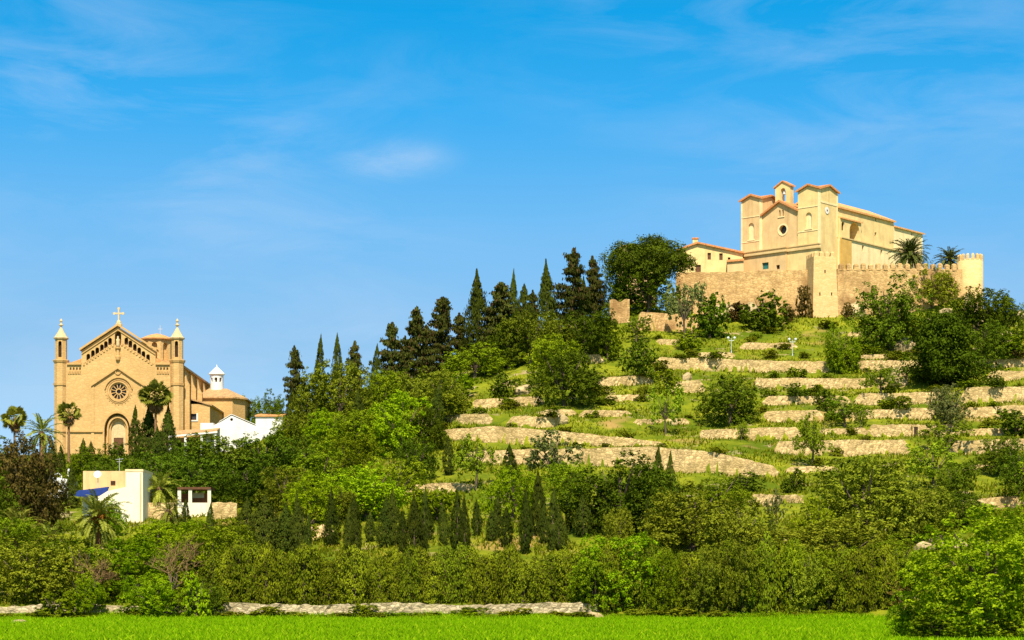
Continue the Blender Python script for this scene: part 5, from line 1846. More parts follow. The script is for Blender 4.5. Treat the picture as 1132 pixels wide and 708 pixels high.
def date_palm(px, cy, bot, rad, label, Y=None, nf=46, dark=False, fruit=False, low=-0.9):
    """feather palm: px column, crown centre row, foot row, crown radius, all in photo pixels"""
    Y = Y or hit(px, bot)
    x = (px - CX) * Y / F
    z = float(height(x, Y))
    hc = zt(cy, Y) - z
    rd_ = rad * Y / F
    rng = random.Random(int(px * 7 + cy))
    e = empty('palm_tree', (x, Y, z), 0)
    tag(e, label, 'palm')
    tr = 0.06 * rd_ + 0.16
    MB().lathe([(tr * 1.3, -1.0), (tr, 0.3)] + [(tr * (0.92 + 0.1 * (i % 2)), 0.3 + (hc - 0.3) * (i + 1) / 12) for i in range(11)] + [(tr * 1.6, hc - 0.25), (tr * 1.3, hc + 0.1), (tr * 0.4, hc + 0.35)], 10).build('trunk', M['palmbark'], e)
    V = []
    for i in range(nf):
        f_ = (i + 0.5) / nf
        el = 1.45 - (1.45 - low) * f_ ** 0.9 + rng.uniform(-0.12, 0.12)
        frond_mesh(V, (0, 0, hc), i * 2.39996 + rng.uniform(-.2, .2), el, rd_ * rng.uniform(0.95, 1.25), rng.uniform(0.9, 1.5), rd_ * 0.19, 13, rng, 0.012 * rd_)
    V = np.array([tuple(p) for p in V])
    link(bpy.data.objects.new('fronds', np_mesh('fronds', V, quadidx(V), L['palm_dark' if dark else 'palm'])), e)
    if fruit:
        C = np.random.default_rng(3).normal(0, 1, (260, 3)) * np.array([0.13, 0.13, 0.09]) * rd_ + np.array([0, -0.1 * rd_, hc - 0.02 * rd_])
        C[:, 1] = -np.abs(C[:, 1])
        V = rhombs(C, rdirs(260, np.random.default_rng(4)), 0.05 * rd_, 0.03 * rd_, np.random.default_rng(5))
        link(bpy.data.objects.new('fruit_stalks', np_mesh('fruit_stalks', V, quadidx(V), L['orange'])), e)
    return e


def fan_palm(px, cy, bot, rad, label, Y=None, skirt=0.9, nf=60):
    Y = Y or hit(px, bot)
    x = (px - CX) * Y / F
    z = float(height(x, Y))
    hc = zt(cy, Y) - z
    rd_ = rad * Y / F
    rng = np.random.default_rng(int(px * 5 + cy))
    e = empty('fan_palm', (x, Y, z), 0)
    tag(e, label, 'palm')
    MB().lathe([(0.36, -0.8), (0.26, 0.6), (0.22, hc * 0.5), (0.2, hc - 0.5), (0.3, hc), (0.1, hc + 0.3)], 9).build('trunk', M['palmbark'], e)

    def fans(k, el0, el1, r0, r1):
        V = []
        for i in range(k):
            az = rng.uniform(0, 2 * math.pi)
            el = math.asin(rng.uniform(math.sin(el0), math.sin(min(el1, 1.57))))
            d_ = np.array([math.cos(az) * math.cos(el), math.sin(az) * math.cos(el), math.sin(el)])
            s = np.array([-math.sin(az), math.cos(az), 0])
            fi_ = rng.uniform(-1.3, 1.3)
            s = s * math.cos(fi_) + np.cross(d_, s) * math.sin(fi_)
            u = np.cross(d_, s)
            c = np.array([0, 0, hc]) + d_ * rd_ * rng.uniform(r0, r1)
            nr = 11
            fr = rd_ * rng.uniform(0.42, 0.55)
            V += [np.array([0, 0, hc]) + s * .03, np.array([0, 0, hc]) - s * .03, c - s * .03, c + s * .03]
            for q in range(nr):
                a = -1.25 + 2.5 * q / (nr - 1)
                dd = d_ * math.cos(a) + s * math.sin(a)
                tip = c + dd * fr * (1 - 0.15 * abs(a)) - np.array([0, 0, 1]) * fr * 0.12 + u * rng.normal(0, 0.05) * fr
                pe = (s * math.cos(a) - d_ * math.sin(a)) * fr * 0.1
                V += [c, c + dd * fr * .6 - pe, tip, c + dd * fr * .6 + pe]
        return np.array(V)
    V = fans(nf, -0.6, 1.55, 0.42, 0.66)
    link(bpy.data.objects.new('fronds', np_mesh('fronds', V, quadidx(V), L['palm'])), e)
    if skirt:
        hc0 = hc
        V = fans(int(nf * 0.6), -1.5, -0.75, 0.3, 0.62 * skirt + 0.2)
        V[:, :2] *= 0.62
        link(bpy.data.objects.new('dry_fronds', np_mesh('dry_fronds', V, quadidx(V), L['skirt'])), e)
    return e


# ------------------------------------------------------------------ bare twiggy tree
def bare_tree(px, top, bot, w, label, Y=None, seed=1):
    Y = Y or hit(px, bot)
    x = (px - CX) * Y / F
    z = float(height(x, Y))
    Hh = zt(top, Y) - z
    Wd = w * Y / F
    rng = random.Random(seed)
    mb, tw_ = MB(), MB()

    def grow(p, d, ln, r, dep, out):
        q = p + d * ln * 0.5 + Vector((rng.uniform(-.1, .1), rng.uniform(-.1, .1), 0)) * ln
        e2 = q + (d + Vector((rng.uniform(-.3, .3), rng.uniform(-.3, .3), rng.uniform(-.1, .2)))).normalized() * ln * 0.5
        (mb if dep < 2 else tw_).tube([p, q, e2], [r, r * .8, r * .6], 5 if dep < 2 else 3)
        if dep < 5:
            for _ in range(3 if dep else 5):
                nd = (d + Vector((rng.uniform(-1, 1) * Wd / Hh * 1.2, rng.uniform(-1, 1), rng.uniform(-.45, .6)))).normalized()
                grow(e2, nd, ln * rng.uniform(.6, .8), r * .6, dep + 1, out)
    grow(Vector((0, 0, -0.3)), Vector((0.05, 0, 1)), Hh * 0.34, 0.16, 0, None)
    e = empty('bare_tree', (x, Y, z), 0)
    tag(e, label, 'tree')
    mb.build('trunk', M['bark'], e)
    tw_.build('twigs', M['twig'], e)
    return e


# ------------------------------------------------------------------ ridge line, from the church to the castle
SK = 'dark conifers along the ridge'
for a in [
    ('conifer', 328, 384, 462, 27, 'thick blunt topped conifer, first on the ridge right of the white house'),
    ('cypress', 322, 430, 485, 17, 'dark narrow cypress standing in front of the blunt topped conifer'),
    ('cypress', 351, 371, 462, 14, 'pointed slim cypress just right of the blunt topped conifer'),
    ('cypress', 373, 369, 455, 15, 'second slim cypress on the ridge, over the olive bushes'),
    ('conifer', 393, 378, 450, 24, 'short ragged conifer between two slim cypresses'),
    ('cypress', 414, 381, 445, 13, 'small dark cypress left of the leaning conifer'),
    ('conifer', 432, 357, 438, 34, 'ragged leaning conifer with a flat top, left of the pair of tall pines'),
    ('conifer', 461, 341, 425, 36, 'tall dark pine, left one of the ragged pair mid ridge'),
    ('conifer', 486, 329, 415, 38, 'tall dark pine, right one of the ragged pair mid ridge'),
    ('conifer', 508, 346, 405, 30, 'ragged dark conifer leaning on the great spired cypress'),
    ('widecypress', 529, 299, 402, 36, 'great spired cypress with broad skirt, pointed top on the ridge'),
    ('conifer', 543, 338, 400, 32, 'shaggy conifer behind the great spired cypress on its right'),
    ('conifer', 446, 372, 432, 26, 'small dark conifer between the leaning one and the ragged pair'),
    ('conifer', 473, 360, 420, 26, 'conifer filling the gap inside the ragged pair of pines'),
    ('conifer', 572, 340, 392, 30, 'bushy conifer under the thin spire'),
    ('widecypress', 645, 306, 350, 20, 'short cypress between the tall fir and the slim pine'),
    ('conifer', 556, 314, 398, 44, 'broad ragged pine right of the great spired cypress'),
    ('cypress', 565, 299, 395, 15, 'thin cypress spire rising out of the broad ragged pine'),
    ('cypress', 580, 315, 390, 26, 'dark cypress right of the thin spire'),
    ('conifer', 592, 322, 382, 24, 'small ragged conifer left of the smooth pointed cypress'),
    ('widecypress', 607, 287, 356, 30, 'smooth pointed cypress in the middle of the ridge'),
    ('conifer', 632, 276, 350, 36, 'tall ragged fir between the smooth cypress and the slim pine'),
    ('conifer', 658, 283, 348, 25, 'slim open pine with bare trunk left of the umbrella pine'),
    ('dark', 683, 285, 346, 34, 'dark round oak tucked under the left side of the umbrella pine'),
]:
    plant(*a, group=SK if a[0] in ('conifer', 'cypress', 'widecypress') else None)

plant('stonepine', 717, 261, 0, 96, 'great umbrella pine with wide dark dome left of the castle', Y=427)
plant('dark', 716, 292, 0, 66, 'dark oak filling the shade under the umbrella pine', Y=424)

# ------------------------------------------------------------------ castle slope and terraces
for a in [
    ('greyairy', 757, 312, 372, 46, 'pale grey green open tree in front of the left rampart'),
    ('dark_s', 785, 323, 374, 42, 'round dark bush against the left rampart beside the grey tree'),
    ('mid_s', 762, 363, 386, 32, 'low green bush at the foot of the grey tree by the rampart'),
    ('dark_s', 846, 321, 366, 50, 'round dark green tree against the rampart left of the square tower'),
    ('dry', 852, 309, 340, 22, 'brown hanging bush on the rampart above the round dark tree'),
    ('dry', 872, 336, 356, 20, 'dry brown bush added for a dark gap in the wall foot right of the round dark tree'),  # clump added in place of a dark gap in the wall
    ('dry', 812, 334, 356, 26, 'dry brown bush added for a dark gap in the rampart foot between two dark bushes'),  # dry clump put where the rampart foot has a dark gap
    ('dark_s', 828, 340, 358, 22, 'low dark bush at the rampart foot left of the round dark tree'),
    ('dry', 890, 315, 352, 17, 'dry brown bush added for a shadowed hole in the corner left of the square tower'),  # bush stands in for the shadowed hole in the wall
    ('dry', 938, 334, 354, 18, 'dry reddish bush right of the square tower'),
    ('dark', 985, 305, 388, 80, 'huge dark oak on the slope right of the square tower'),
    ('dark', 1064, 330, 370, 40, 'dark rounded tree at the foot of the round tower'),
    ('mid_s', 1004, 350, 386, 44, 'lighter green tree leaning out of the huge dark oak'),
    ('olive', 1030, 291, 340, 56, 'dull olive green tree at the foot of the crenellated wall end'),
    ('dark', 1092, 318, 372, 58, 'dark round tree below the round tower'),
    ('dark', 1112, 326, 372, 44, 'dark tree at the right end of the castle hill'),
    ('fir', 1043, 348, 426, 84, 'great dark fir like bush between the terraces at right'),
    ('dark', 1088, 352, 402, 56, 'dark bush right of the great dark fir'),
    ('mid_s', 1120, 362, 404, 44, 'green bush at the right edge under the castle hill'),
    ('maroon_s', 1122, 388, 404, 26, 'brownish bush at the right edge above the terraces'),
    ('mid', 930, 352, 413, 38, 'mid green tree on the slope below the square tower'),
    ('mid_s', 935, 383, 413, 28, 'low green bush at the foot of the mid green tree'),
    ('dark', 806, 412, 470, 74, 'big round dark carob tree in the middle of the terraces'),
    ('airy', 974, 402, 442, 44, 'small fresh green tree on the terrace left of the great dark fir'),
    ('airy', 934, 434, 473, 44, 'small leaning fresh green tree above the tall almond'),
    ('airy', 951, 448, 478, 26, 'little fresh green tree beside the leaning one'),
    ('mid_s', 994, 437, 464, 30, 'small round dark bush standing alone on a terrace'),
    ('greyolive', 1051, 424, 478, 46, 'grey olive tree on the terraces at right'),
    ('airy', 898, 457, 515, 44, 'tall fresh green almond tree in the middle of the right terraces'),
    ('dark_s', 1124, 452, 482, 44, 'dark bush cut by the right edge, beside a pale wall'),
    ('dark_s', 1101, 414, 434, 24, 'small dark bush on the upper right terrace'),
    ('dark_s', 880, 424, 442, 30, 'low dark bush on the terrace wall right of the round carob'),
    ('dark_s', 913, 430, 455, 28, 'low dark bush left of the little leaning tree'),
    ('airy', 1032, 486, 540, 62, 'spreading almond tree with bare trunk on the green terrace'),
    ('airy', 1047, 466, 500, 52, 'fresh green tree behind the spreading almond'),
    ('dark', 1058, 508, 553, 48, 'round dark tree on the green terrace at right'),
    ('dark', 1106, 480, 525, 52, 'dark tree right of the spreading almond'),
    ('dark', 1128, 488, 556, 50, 'dark tree cut by the right edge above the fig'),
    ('airy', 820, 464, 487, 17, 'tiny sapling left of the almond on the terrace'),
    ('olive', 956, 505, 600, 126, 'wide olive tree mass below the right terraces'),
    ('dark', 950, 506, 560, 92, 'dark green crown rising behind the wide olive tree'),
    ('olive', 1012, 536, 600, 80, 'olive tree left of the low round bush'),
    ('dark', 1064, 544, 585, 56, 'low round dark bush above the right hand fig'),
    ('mid_s', 1040, 575, 606, 40, 'green bush on the rocks beside the right hand fig'),
    ('mid', 905, 548, 610, 62, 'mid green tree right of the lowest terrace wall'),
    ('dark_s', 824, 520, 546, 44, 'low dark bush over the end of the longest wall'),
    ('dark_s', 877, 518, 545, 28, 'small dark bush on the green terrace'),
    ('greyairy', 858, 540, 580, 22, 'thin grey sapling in front of the lowest terrace wall'),
    # left half of the terraces
    ('dark', 625, 384, 449, 74, 'big dark oak on the left terraces'),
    ('mid', 612, 372, 425, 64, 'lighter green tree behind the big dark oak'),
    ('dark_s', 706, 375, 425, 42, 'dark bush on the terraces under the umbrella pine'),
    ('airy', 703, 346, 378, 34, 'light green fig tree at the foot of the sandy wall'),
    ('mid_s', 662, 352, 388, 44, 'green bush left of the broken wall stump'),
    ('mid_s', 672, 362, 398, 34, 'small green bush below the broken wall stump'),
    ('airy', 736, 426, 480, 40, 'slender green tree left of the round carob'),
    ('mid_s', 738, 408, 436, 28, 'small green bush above the slender green tree'),
    ('greyairy', 612, 474, 535, 62, 'spreading pale green tree in front of the longest wall'),
    ('airy', 526, 480, 537, 50, 'fresh green tree with bare trunk left of the longest wall'),
    ('cypress', 496, 482, 526, 14, 'small dark cypress on the path left of the fresh green tree'),
    ('cypress', 563, 492, 540, 20, 'dark cypress right of the fresh green tree'),
    ('cypress', 725, 494, 560, 16, 'left of two cypresses beside the big carob clump'),
    ('cypress', 740, 499, 560, 12, 'right of two cypresses beside the big carob clump'),
    ('dark', 684, 498, 590, 112, 'big dark carob clump below the longest wall'),
    ('dark', 722, 512, 590, 70, 'dark green tree right of the big carob clump'),
    ('mid', 627, 510, 562, 54, 'mid green tree left of the big carob clump'),
    ('bright', 566, 515, 575, 62, 'bright green tree behind the row of cypresses'),
    ('olive', 764, 534, 610, 110, 'broad olive tree right of the two cypresses'),
    ('olive', 816, 548, 625, 84, 'broad olive tree left of the lowest terrace wall'),
    ('mid', 795, 522, 570, 60, 'mid green tree below the end of the longest wall'),
    ('bright_s', 482, 538, 575, 54, 'bright green bush below the curving pale wall'),
    ('dark', 460, 484, 535, 48, 'dark maroon tinged bush left of the small cypress'),
]:
    plant(*a)

# trees going on beyond the right and left edges of the photograph
for i, (kd, px, Y, h_, w_) in enumerate([('dark', 1165, 395, 9, 12), ('mid', 1190, 372, 7, 9), ('airy', 1172, 345, 6, 7), ('olive', 1185, 318, 8, 11), ('dark', 1210, 300, 7, 9), ('mid', 1180, 280, 7, 9),
                                         ('olive', 1215, 262, 7, 10), ('mid', 1175, 245, 8, 10), ('dark', 1230, 240, 7, 10), ('dark', 1225, 410, 9, 12), ('olive', 1240, 350, 7, 9),
                                         ('dark', -30, 330, 9, 12), ('olive', -45, 290, 8, 11), ('mid', -60, 250, 8, 11), ('dark', -70, 380, 9, 11), ('olive', -40, 215, 7, 10)]):
    z_ = float(height((px - CX) * Y / F, Y))
    plant(kd, px, YH - (z_ + h_ - CZ) * F / Y, 0, w_ * F / Y, 'tree of the slope just beyond the side edges of the photo', Y=Y, group='trees beyond the side edges')

# ------------------------------------------------------------------ wood between the ridge and the lower cypresses
for a in [
    ('olive', 376, 399, 475, 76, 'olive green tree mass under the first slim cypresses'),
    ('olive', 342, 424, 486, 46, 'olive tree left of the olive mass on the ridge'),
    ('olive', 455, 404, 452, 62, 'olive green tree under the ragged pair of pines'),
    ('olive', 490, 408, 456, 58, 'olive green bush right under the ragged pair of pines'),
    ('mid', 525, 377, 418, 66, 'mid green tree at the foot of the great spired cypress'),
    ('bright_s', 506, 411, 442, 42, 'bright green low bush above the upper left wall'),
    ('olive', 586, 344, 402, 66, 'dull olive tree under the dark cypresses mid ridge'),
    ('dark', 562, 356, 408, 44, 'dark bush under the broad ragged pine'),
    ('dark', 648, 342, 394, 64, 'dark green oak under the tall ragged fir'),
    ('olive', 618, 346, 392, 50, 'olive bush under the smooth pointed cypress'),
    ('scrub', 503, 436, 462, 32, 'yellowish rounded bush at the left end of the terraces'),
    ('dark_s', 556, 412, 440, 34, 'dark low bush beside the sloping stone wall'),
    ('bright', 440, 433, 505, 80, 'big bright round tree in the middle of the left wood'),
    ('mid', 396, 452, 506, 62, 'mid green tree left of the big bright round tree'),
    ('bright', 362, 452, 495, 50, 'yellow green tree under the olive mass'),
    ('cypress', 397, 432, 480, 16, 'dark cypress in front of the yellow green tree'),
    ('widecypress', 484, 424, 470, 21, 'broad dark cypress right of the big bright tree'),
    ('mid', 425, 410, 460, 46, 'mid green bush between the conifers and the big bright tree'),
    ('dark', 470, 448, 500, 44, 'dark tree right behind the big bright tree'),
    ('bright', 404, 512, 575, 86, 'brightest green tree left of the curving pale wall'),
    ('mid', 438, 500, 560, 66, 'mid green tree above the brightest tree'),
    ('mid', 352, 488, 560, 84, 'mid green tree in the wood below the white house'),
    ('mid', 385, 480, 540, 66, 'green tree under the big bright round tree'),
    ('bright', 345, 525, 580, 60, 'bright green tree left of the brightest tree'),
    ('olive', 375, 535, 580, 46, 'olive bush beside the brightest green tree'),
    ('mid', 275, 438, 480, 38, 'green tree behind the white house roof'),
    ('dark', 303, 430, 478, 30, 'dark tree behind the right wing of the white house'),
    ('mid', 318, 456, 490, 32, 'green tree right of the white house'),
    ('dark', 205, 486, 545, 80, 'dark tree in front of the porch of the white house'),
    ('dark', 248, 480, 548, 84, 'dark green tree below the white house gable'),
    ('dark', 297, 477, 545, 86, 'dark green tree below the right wing of the white house'),
    ('dark', 158, 494, 545, 56, 'dark tree right of the church cypresses'),
    ('dark', 335, 482, 530, 54, 'dark bushy tree right of the white house garden'),
    ('dark', 180, 500, 552, 60, 'dark bush behind the cream house'),
    ('dark', 225, 505, 556, 70, 'dark bush above the pergola'),
    ('dark', 275, 508, 560, 66, 'dark bush right above the pergola'),
    ('olive', 315, 515, 565, 60, 'olive tree right of the garden wall'),
    ('dark', 130, 490, 540, 52, 'dark bush in front of the church portal'),
    ('dark', 115, 506, 545, 44, 'dark bush behind the blue awning'),
    ('mid', 100, 494, 540, 50, 'green bush below the church front'),
]:
    plant(*a)

# ------------------------------------------------------------------ church cypresses
for a in [
    ('widecypress', 164, 446, 512, 28, 'broad cypress against the church right of the portal'),
    ('widecypress', 184, 447, 512, 25, 'broad cypress under the right church turret'),
    ('cypress', 150, 449, 512, 15, 'narrow cypress beside the church portal'),
    ('cypress', 92, 485, 520, 12, 'small cypress in front of the church base, left of its twin'),
    ('cypress', 102, 488, 520, 10, 'smallest cypress in front of the church base'),
    ('cypress', 57, 486, 522, 12, 'small cypress at the left corner of the church'),
    ('cypress', 68, 492, 524, 10, 'tiny cypress by the fan palm trunk'),
    ('widecypress', 79, 512, 562, 18, 'dark cypress left of the blue awning'),
    ('widecypress', 292, 548, 612, 46, 'wide dark cypress clump right of the pergola'),
    ('widecypress', 316, 556, 612, 30, 'dark cypress right of the wide cypress clump'),
    ('cypress', 270, 550, 606, 22, 'dark cypress left of the wide cypress clump'),
    ('cypress', 205, 552, 588, 11, 'thin cypress in front of the pergola'),
    ('cypress', 232, 556, 590, 9, 'thin cypress right of the pergola'),
    ('cypress', 193, 556, 590, 9, 'thin cypress left of the pergola'),
]:
    plant(*a)

# ------------------------------------------------------------------ row of cypresses behind the hedge
FR = 'small cypresses behind the hedge'
row = [(341, 571, 12), (365, 553, 26), (381, 572, 11), (395, 575, 13), (411, 570, 18), (428, 561, 28), (445, 568, 14), (461, 559, 24), (476, 564, 18), (490, 566, 13), (505, 551, 16), (527, 566, 18),
       (541, 572, 17), (556, 568, 16), (578, 551, 18), (593, 534, 17), (604, 563, 13), (616, 560, 22), (631, 568, 9), (645, 562, 18), (716, 556, 14), (751, 548, 16), (700, 568, 12), (850, 568, 12), (332, 556, 20), (388, 560, 17), (437, 555, 15), (469, 551, 13), (516, 558, 14), (549, 553, 14), (586, 560, 15), (610, 549, 13), (660, 556, 17), (672, 572, 12)]
rr_ = random.Random(8)
for i, (px, top, w) in enumerate(row):
    lab = 'small dark cypress in the row behind the tall hedge'
    if px == 593:
        lab = 'tallest cypress of the row behind the hedge'
    elif px == 365:
        lab = 'broad pointed cypress of the row, beside the lower left stone wall'
    elif px == 505:
        lab = 'slim cypress of the row with a white post to its left'
    plant('cypress' if w < 20 else 'widecypress', px + rr_.uniform(-3, 3), top - 8 + rr_.uniform(-7, 6), 620, w * rr_.uniform(0.6, 1.05) + 1, lab, Y=228 + (i * 5 % 7) * 2.2, group=FR)
plant('olive', 685, 561, 625, 32, 'rounded olive topiary at the right end of the cypress row', Y=232)
plant('olive_s', 335, 560, 600, 40, 'olive bush at the left end of the cypress row')

# ------------------------------------------------------------------ the tall hedge along the field
hr = random.Random(11)
px = 236
k = 0
while px < 985:
    top = 609 + 5 * math.sin(px * 0.035) + 3 * math.sin(px * 0.11) + hr.uniform(-6, 6)
    if px < 300:
        top -= 4
    if px > 640:
        top -= 6
    if px > 800:
        top -= 4
    Y = 203.6 + hr.uniform(-0.8, 1.5) - (3.2 if px > 645 else 0)
    q = hr.random()
    if px > 645 and q < 0.55:
        kd = 'olive' if q < 0.3 else 'mid'
        plant(kd, px, top + hr.uniform(-8, 14), 684, hr.uniform(38, 60), 'rounded %s shrub in the dense belt right of the bright fig' % ('olive green' if kd == 'olive' else 'mid green'), Y=Y - 0.6,
              group='rounded %s shrubs in the belt by the field' % ('olive' if kd == 'olive' else 'green'), cat='shrub')
    else:
        plant('hedge', px, top + hr.uniform(-4, 4), 683, hr.uniform(26, 38), 'dense green tree of the tall hedge behind the field wall', Y=Y, group='trees of the tall hedge')
    px += hr.uniform(12, 17)
    k += 1
px = 670
while px < 985:
    top = 604 + hr.uniform(-5, 6)
    plant('hedge', px, top, 683, hr.uniform(26, 36), 'tree in the back line of the tall hedge', Y=208.5 + hr.uniform(-1, 2), group='back line trees of the tall hedge')
    px += hr.uniform(20, 28)

# ------------------------------------------------------------------ foreground trees
for a in [
    ('fig', 1100, 560, 722, 196, 'great green fig tree at the lower right corner', 104),
    ('fig', 1012, 652, 718, 62, 'bright green bush at the left foot of the great fig', 108),
    ('fig', 1136, 556, 716, 110, 'bright green tree cut by the right edge behind the great fig', 118),
    ('mid_s', 1084, 686, 719, 60, 'low green bush in front of the great fig trunk', 101.5),
    ('mid_s', 1036, 680, 718, 60, 'low green bush at the field edge of the great fig', 103),
    ('mid_s', 1122, 684, 720, 56, 'low green bush right of the great fig trunk', 102.5),
    ('bright', 681, 590, 686, 90, 'bright fig tree standing out of the hedge', 201.5),
    ('dark', 672, 630, 688, 62, 'dark bush under the bright fig at the hedge', 202.5),
    ('olive', 868, 584, 684, 120, 'broad olive crown at the right end of the hedge', 210),
    ('olive', 935, 572, 684, 130, 'largest olive tree right of the hedge', 216),
    ('mid', 990, 590, 682, 90, 'green tree left of the great fig', 208),
    ('mid', 952, 605, 682, 70, 'mid green bush in front of the largest olive', 204),
    ('dry', 975, 640, 684, 60, 'brownish dry bush beside the great fig', 203),
    ('dry', 940, 652, 684, 50, 'low brownish bush at the foot of the largest olive', 203),
    ('mid', 905, 612, 682, 70, 'mid green bush at the right end of the hedge', 204),
    # left foreground
    ('olive', 30, 592, 690, 110, 'olive tree at the left edge by the field', 206),
    ('olive', 92, 590, 688, 80, 'olive tree with dark forked trunk at left', 206),
    ('bright', 140, 592, 686, 100, 'bright green tree below the cream house', 207),
    ('bright', 92, 634, 690, 50, 'low bright green bush in front of the field wall at left', 198),
    ('bright', 165, 634, 694, 66, 'bright green shrub spilling over the field wall', 197),
    ('mid', 235, 582, 682, 90, 'mid green tree left end of the hedge', 208),
    ('bright', 208, 590, 682, 70, 'bright green tree behind the bare twiggy tree', 211),
    ('dark', 222, 640, 690, 56, 'dark bush at the foot of the bare twiggy tree', 199),
    ('bright_s', 217, 632, 664, 32, 'bright green leafy clump beside the bare twiggy tree', 197),
    ('mid_s', 62, 652, 692, 50, 'low green bush in front of the left field wall', 197),
    ('mid', 60, 578, 640, 60, 'green tree left of the big date palm', 222),
    ('bright', 175, 575, 640, 70, 'bright green tree under the cream house wall', 226),
    ('bright', 126, 551, 592, 36, 'bright green bush against the cream house', None),
    ('bright', 205, 574, 625, 70, 'bright green bush below the pergola', 230),
    ('mid', 245, 572, 625, 70, 'green bush below the garden wall', 232),
    ('maroon', 26, 480, 592, 80, 'tall maroon brown tree at the left edge', None),
    ('maroon', 48, 505, 590, 52, 'maroon brown tree right of the tall maroon one', None),
    ('dark', -8, 520, 600, 60, 'dark tree cut by the left edge', None),
    ('mid', 10, 570, 640, 70, 'green tree at the left edge under the maroon tree', 225),
    ('mid_s', 401, 667, 686, 34, 'round low bush in front of the field wall', 198.5),
    ('mid_s', 520, 671, 686, 44, 'flat low bush in front of the field wall', 198.5),
    ('mid_s', 300, 676, 688, 40, 'low weeds bush at the field wall left of the round one', 198.5),
]:
    plant(*a[:6], Y=a[6])
bare_tree(192, 590, 688, 80, 'leaning bare brown twiggy tree among bright green shrubs', 199, 4)
bare_tree(100, 610, 688, 60, 'forked bare tree with dark trunk at left', 201, 9)

# ------------------------------------------------------------------ palms
fan_palm(16, 463, 505, 15, 'fan palm standing against the sky at the left edge')
date_palm(46, 479, 520, 26, 'feather palm between the left fan palm and the church', nf=34)
fan_palm(76, 457, 512, 14, 'tall fan palm with brown skirt in front of the left church corner')
fan_palm(172, 438, 515, 19, 'golden fan palm between the two broad church cypresses', Y=hit(172, 512) - 1.5, skirt=0.8, nf=80)
plant('widecypress', 174, 472, 514, 22, 'low dark cypress under the golden fan palm', Y=hit(172, 512) - 3.0)
date_palm(108, 573, 604, 36, 'big date palm with orange fruit in front of the cream house', fruit=True, nf=54)
date_palm(176, 541, 572, 26, 'pale feather palm right of the cream house', nf=36)
date_palm(20, 582, 612, 30, 'feather palm under the maroon tree', nf=36)
date_palm(55, 594, 625, 24, 'young feather palm left of the big date palm', nf=26, low=-0.4)
date_palm(186, 566, 590, 20, 'small green palm below the pale feather palm', nf=26)
date_palm(222, 538, 560, 13, 'small palm behind the pergola roof', nf=24)
date_palm(1006, 282, 300, 23, 'dark date palm on the castle wall below the sanctuary', Y=443, nf=72, dark=True, low=-0.5)
date_palm(1050, 288, 302, 18, 'dark date palm beside the round tower', Y=446, nf=64, dark=True, low=-0.5)
date_palm(690, 600, 640, 3, 'tiny palm', Y=240) if False else None

# ------------------------------------------------------------------ scrub on the terraces
sr = random.Random(21)
SCR = 'low scrub bushes on the terrace edges'
for w in WALLS:
    a, b2 = w['px'][0], w['px'][-1]
    px = a + sr.uniform(0, 12)
    while px < min(b2, 1128):
        if sr.random() < 0.36:
            Yw = float(np.interp(px, w['px'], w['Y']))
            up = sr.random() < 0.6
            Y = Yw + (sr.uniform(1.0, 2.2) if up else -sr.uniform(0.4, 0.9))
            x = (px - CX) * Y / F
            z = float(height(x, Y))
            py0 = YH - (z - CZ) * F / Y
            wpx = sr.uniform(9, 24)
            plant(sr.choice(['scrub', 'scrub', 'darkscrub', 'darkscrub', 'scrub']), px, py0 - wpx * sr.uniform(0.35, 0.6), py0, wpx,
                  'low scrubby bush along a dry stone terrace wall', Y=Y, group=SCR)
        px += sr.uniform(14, 34)
for i in range(46):
    px = sr.uniform(560, 1130)
    py = sr.uniform(356, 400) if px > 740 else sr.uniform(395, 470)
    wpx = sr.uniform(10, 26)
    plant(sr.choice(['scrub', 'darkscrub', 'scrub']), px, py - wpx * sr.uniform(0.35, 0.6), py, wpx, 'low scrubby bush on the grassy slope', group='low scrub bushes on the grassy slope')


wr = random.Random(33)
for px in [262, 281, 330, 352, 375, 430, 447, 470, 497, 548, 566, 590, 612, 633, 655, 700, 735, 770, 812, 850, 890, 930, 30, 75, 95, 160, 248, 300, 318, 365, 402, 415, 485, 512, 530, 580, 601, 622, 645, 720, 752, 790, 832, 870, 910, 950, 10, 48, 112, 140]:
    wpx = wr.uniform(10, 40)
    plant(wr.choice(['scrub', 'bright_s', 'scrub']), px + wr.uniform(-6, 6), 686 - wpx * wr.uniform(0.2, 0.42), 687, wpx, 'leafy weed clump at the foot of the field wall or hedge', Y=198.2 + wr.uniform(-1.5, 0.6), group='weed clumps along the field edge', cat='weed clump')


# ------------------------------------------------------------------ rocks
def rock(px, py, w, hpx, label, seed, group=None, Y=None):
    Y = Y or hit(px, py)
    x = (px - CX) * Y / F
    z = float(height(x, Y))
    bm = bmesh.new()
    bmesh.ops.create_icosphere(bm, subdivisions=3, radius=1)
    rg = np.random.default_rng(seed)
    pl = rdirs(16, rg)
    of = rg.uniform(0.62, 0.95, 16)
    for v in bm.verts:
        q = np.array(v.co)
        for dd, o_ in zip(pl, of):
            s = float(q @ dd) - o_
            if s > 0:
                q = q - dd * s
        v.co = Vector(q * (1 + rg.normal(0, 0.02)))
    W_, H_ = w * Y / F, hpx * Y / F
    for v in bm.verts:
        v.co.x *= W_ / 1.7
        v.co.y *= W_ / 2.4
        v.co.z = v.co.z * H_ / 1.1 + H_ * 0.1
    me = bpy.data.meshes.new('rock')
    bm.to_mesh(me)
    bm.free()
    me.materials.append(M['rock'])
    o = bpy.data.objects.new('rock', me)
    COL.objects.link(o)
    o.location = (x, Y, z)
    tag(o, label, 'rock', group)


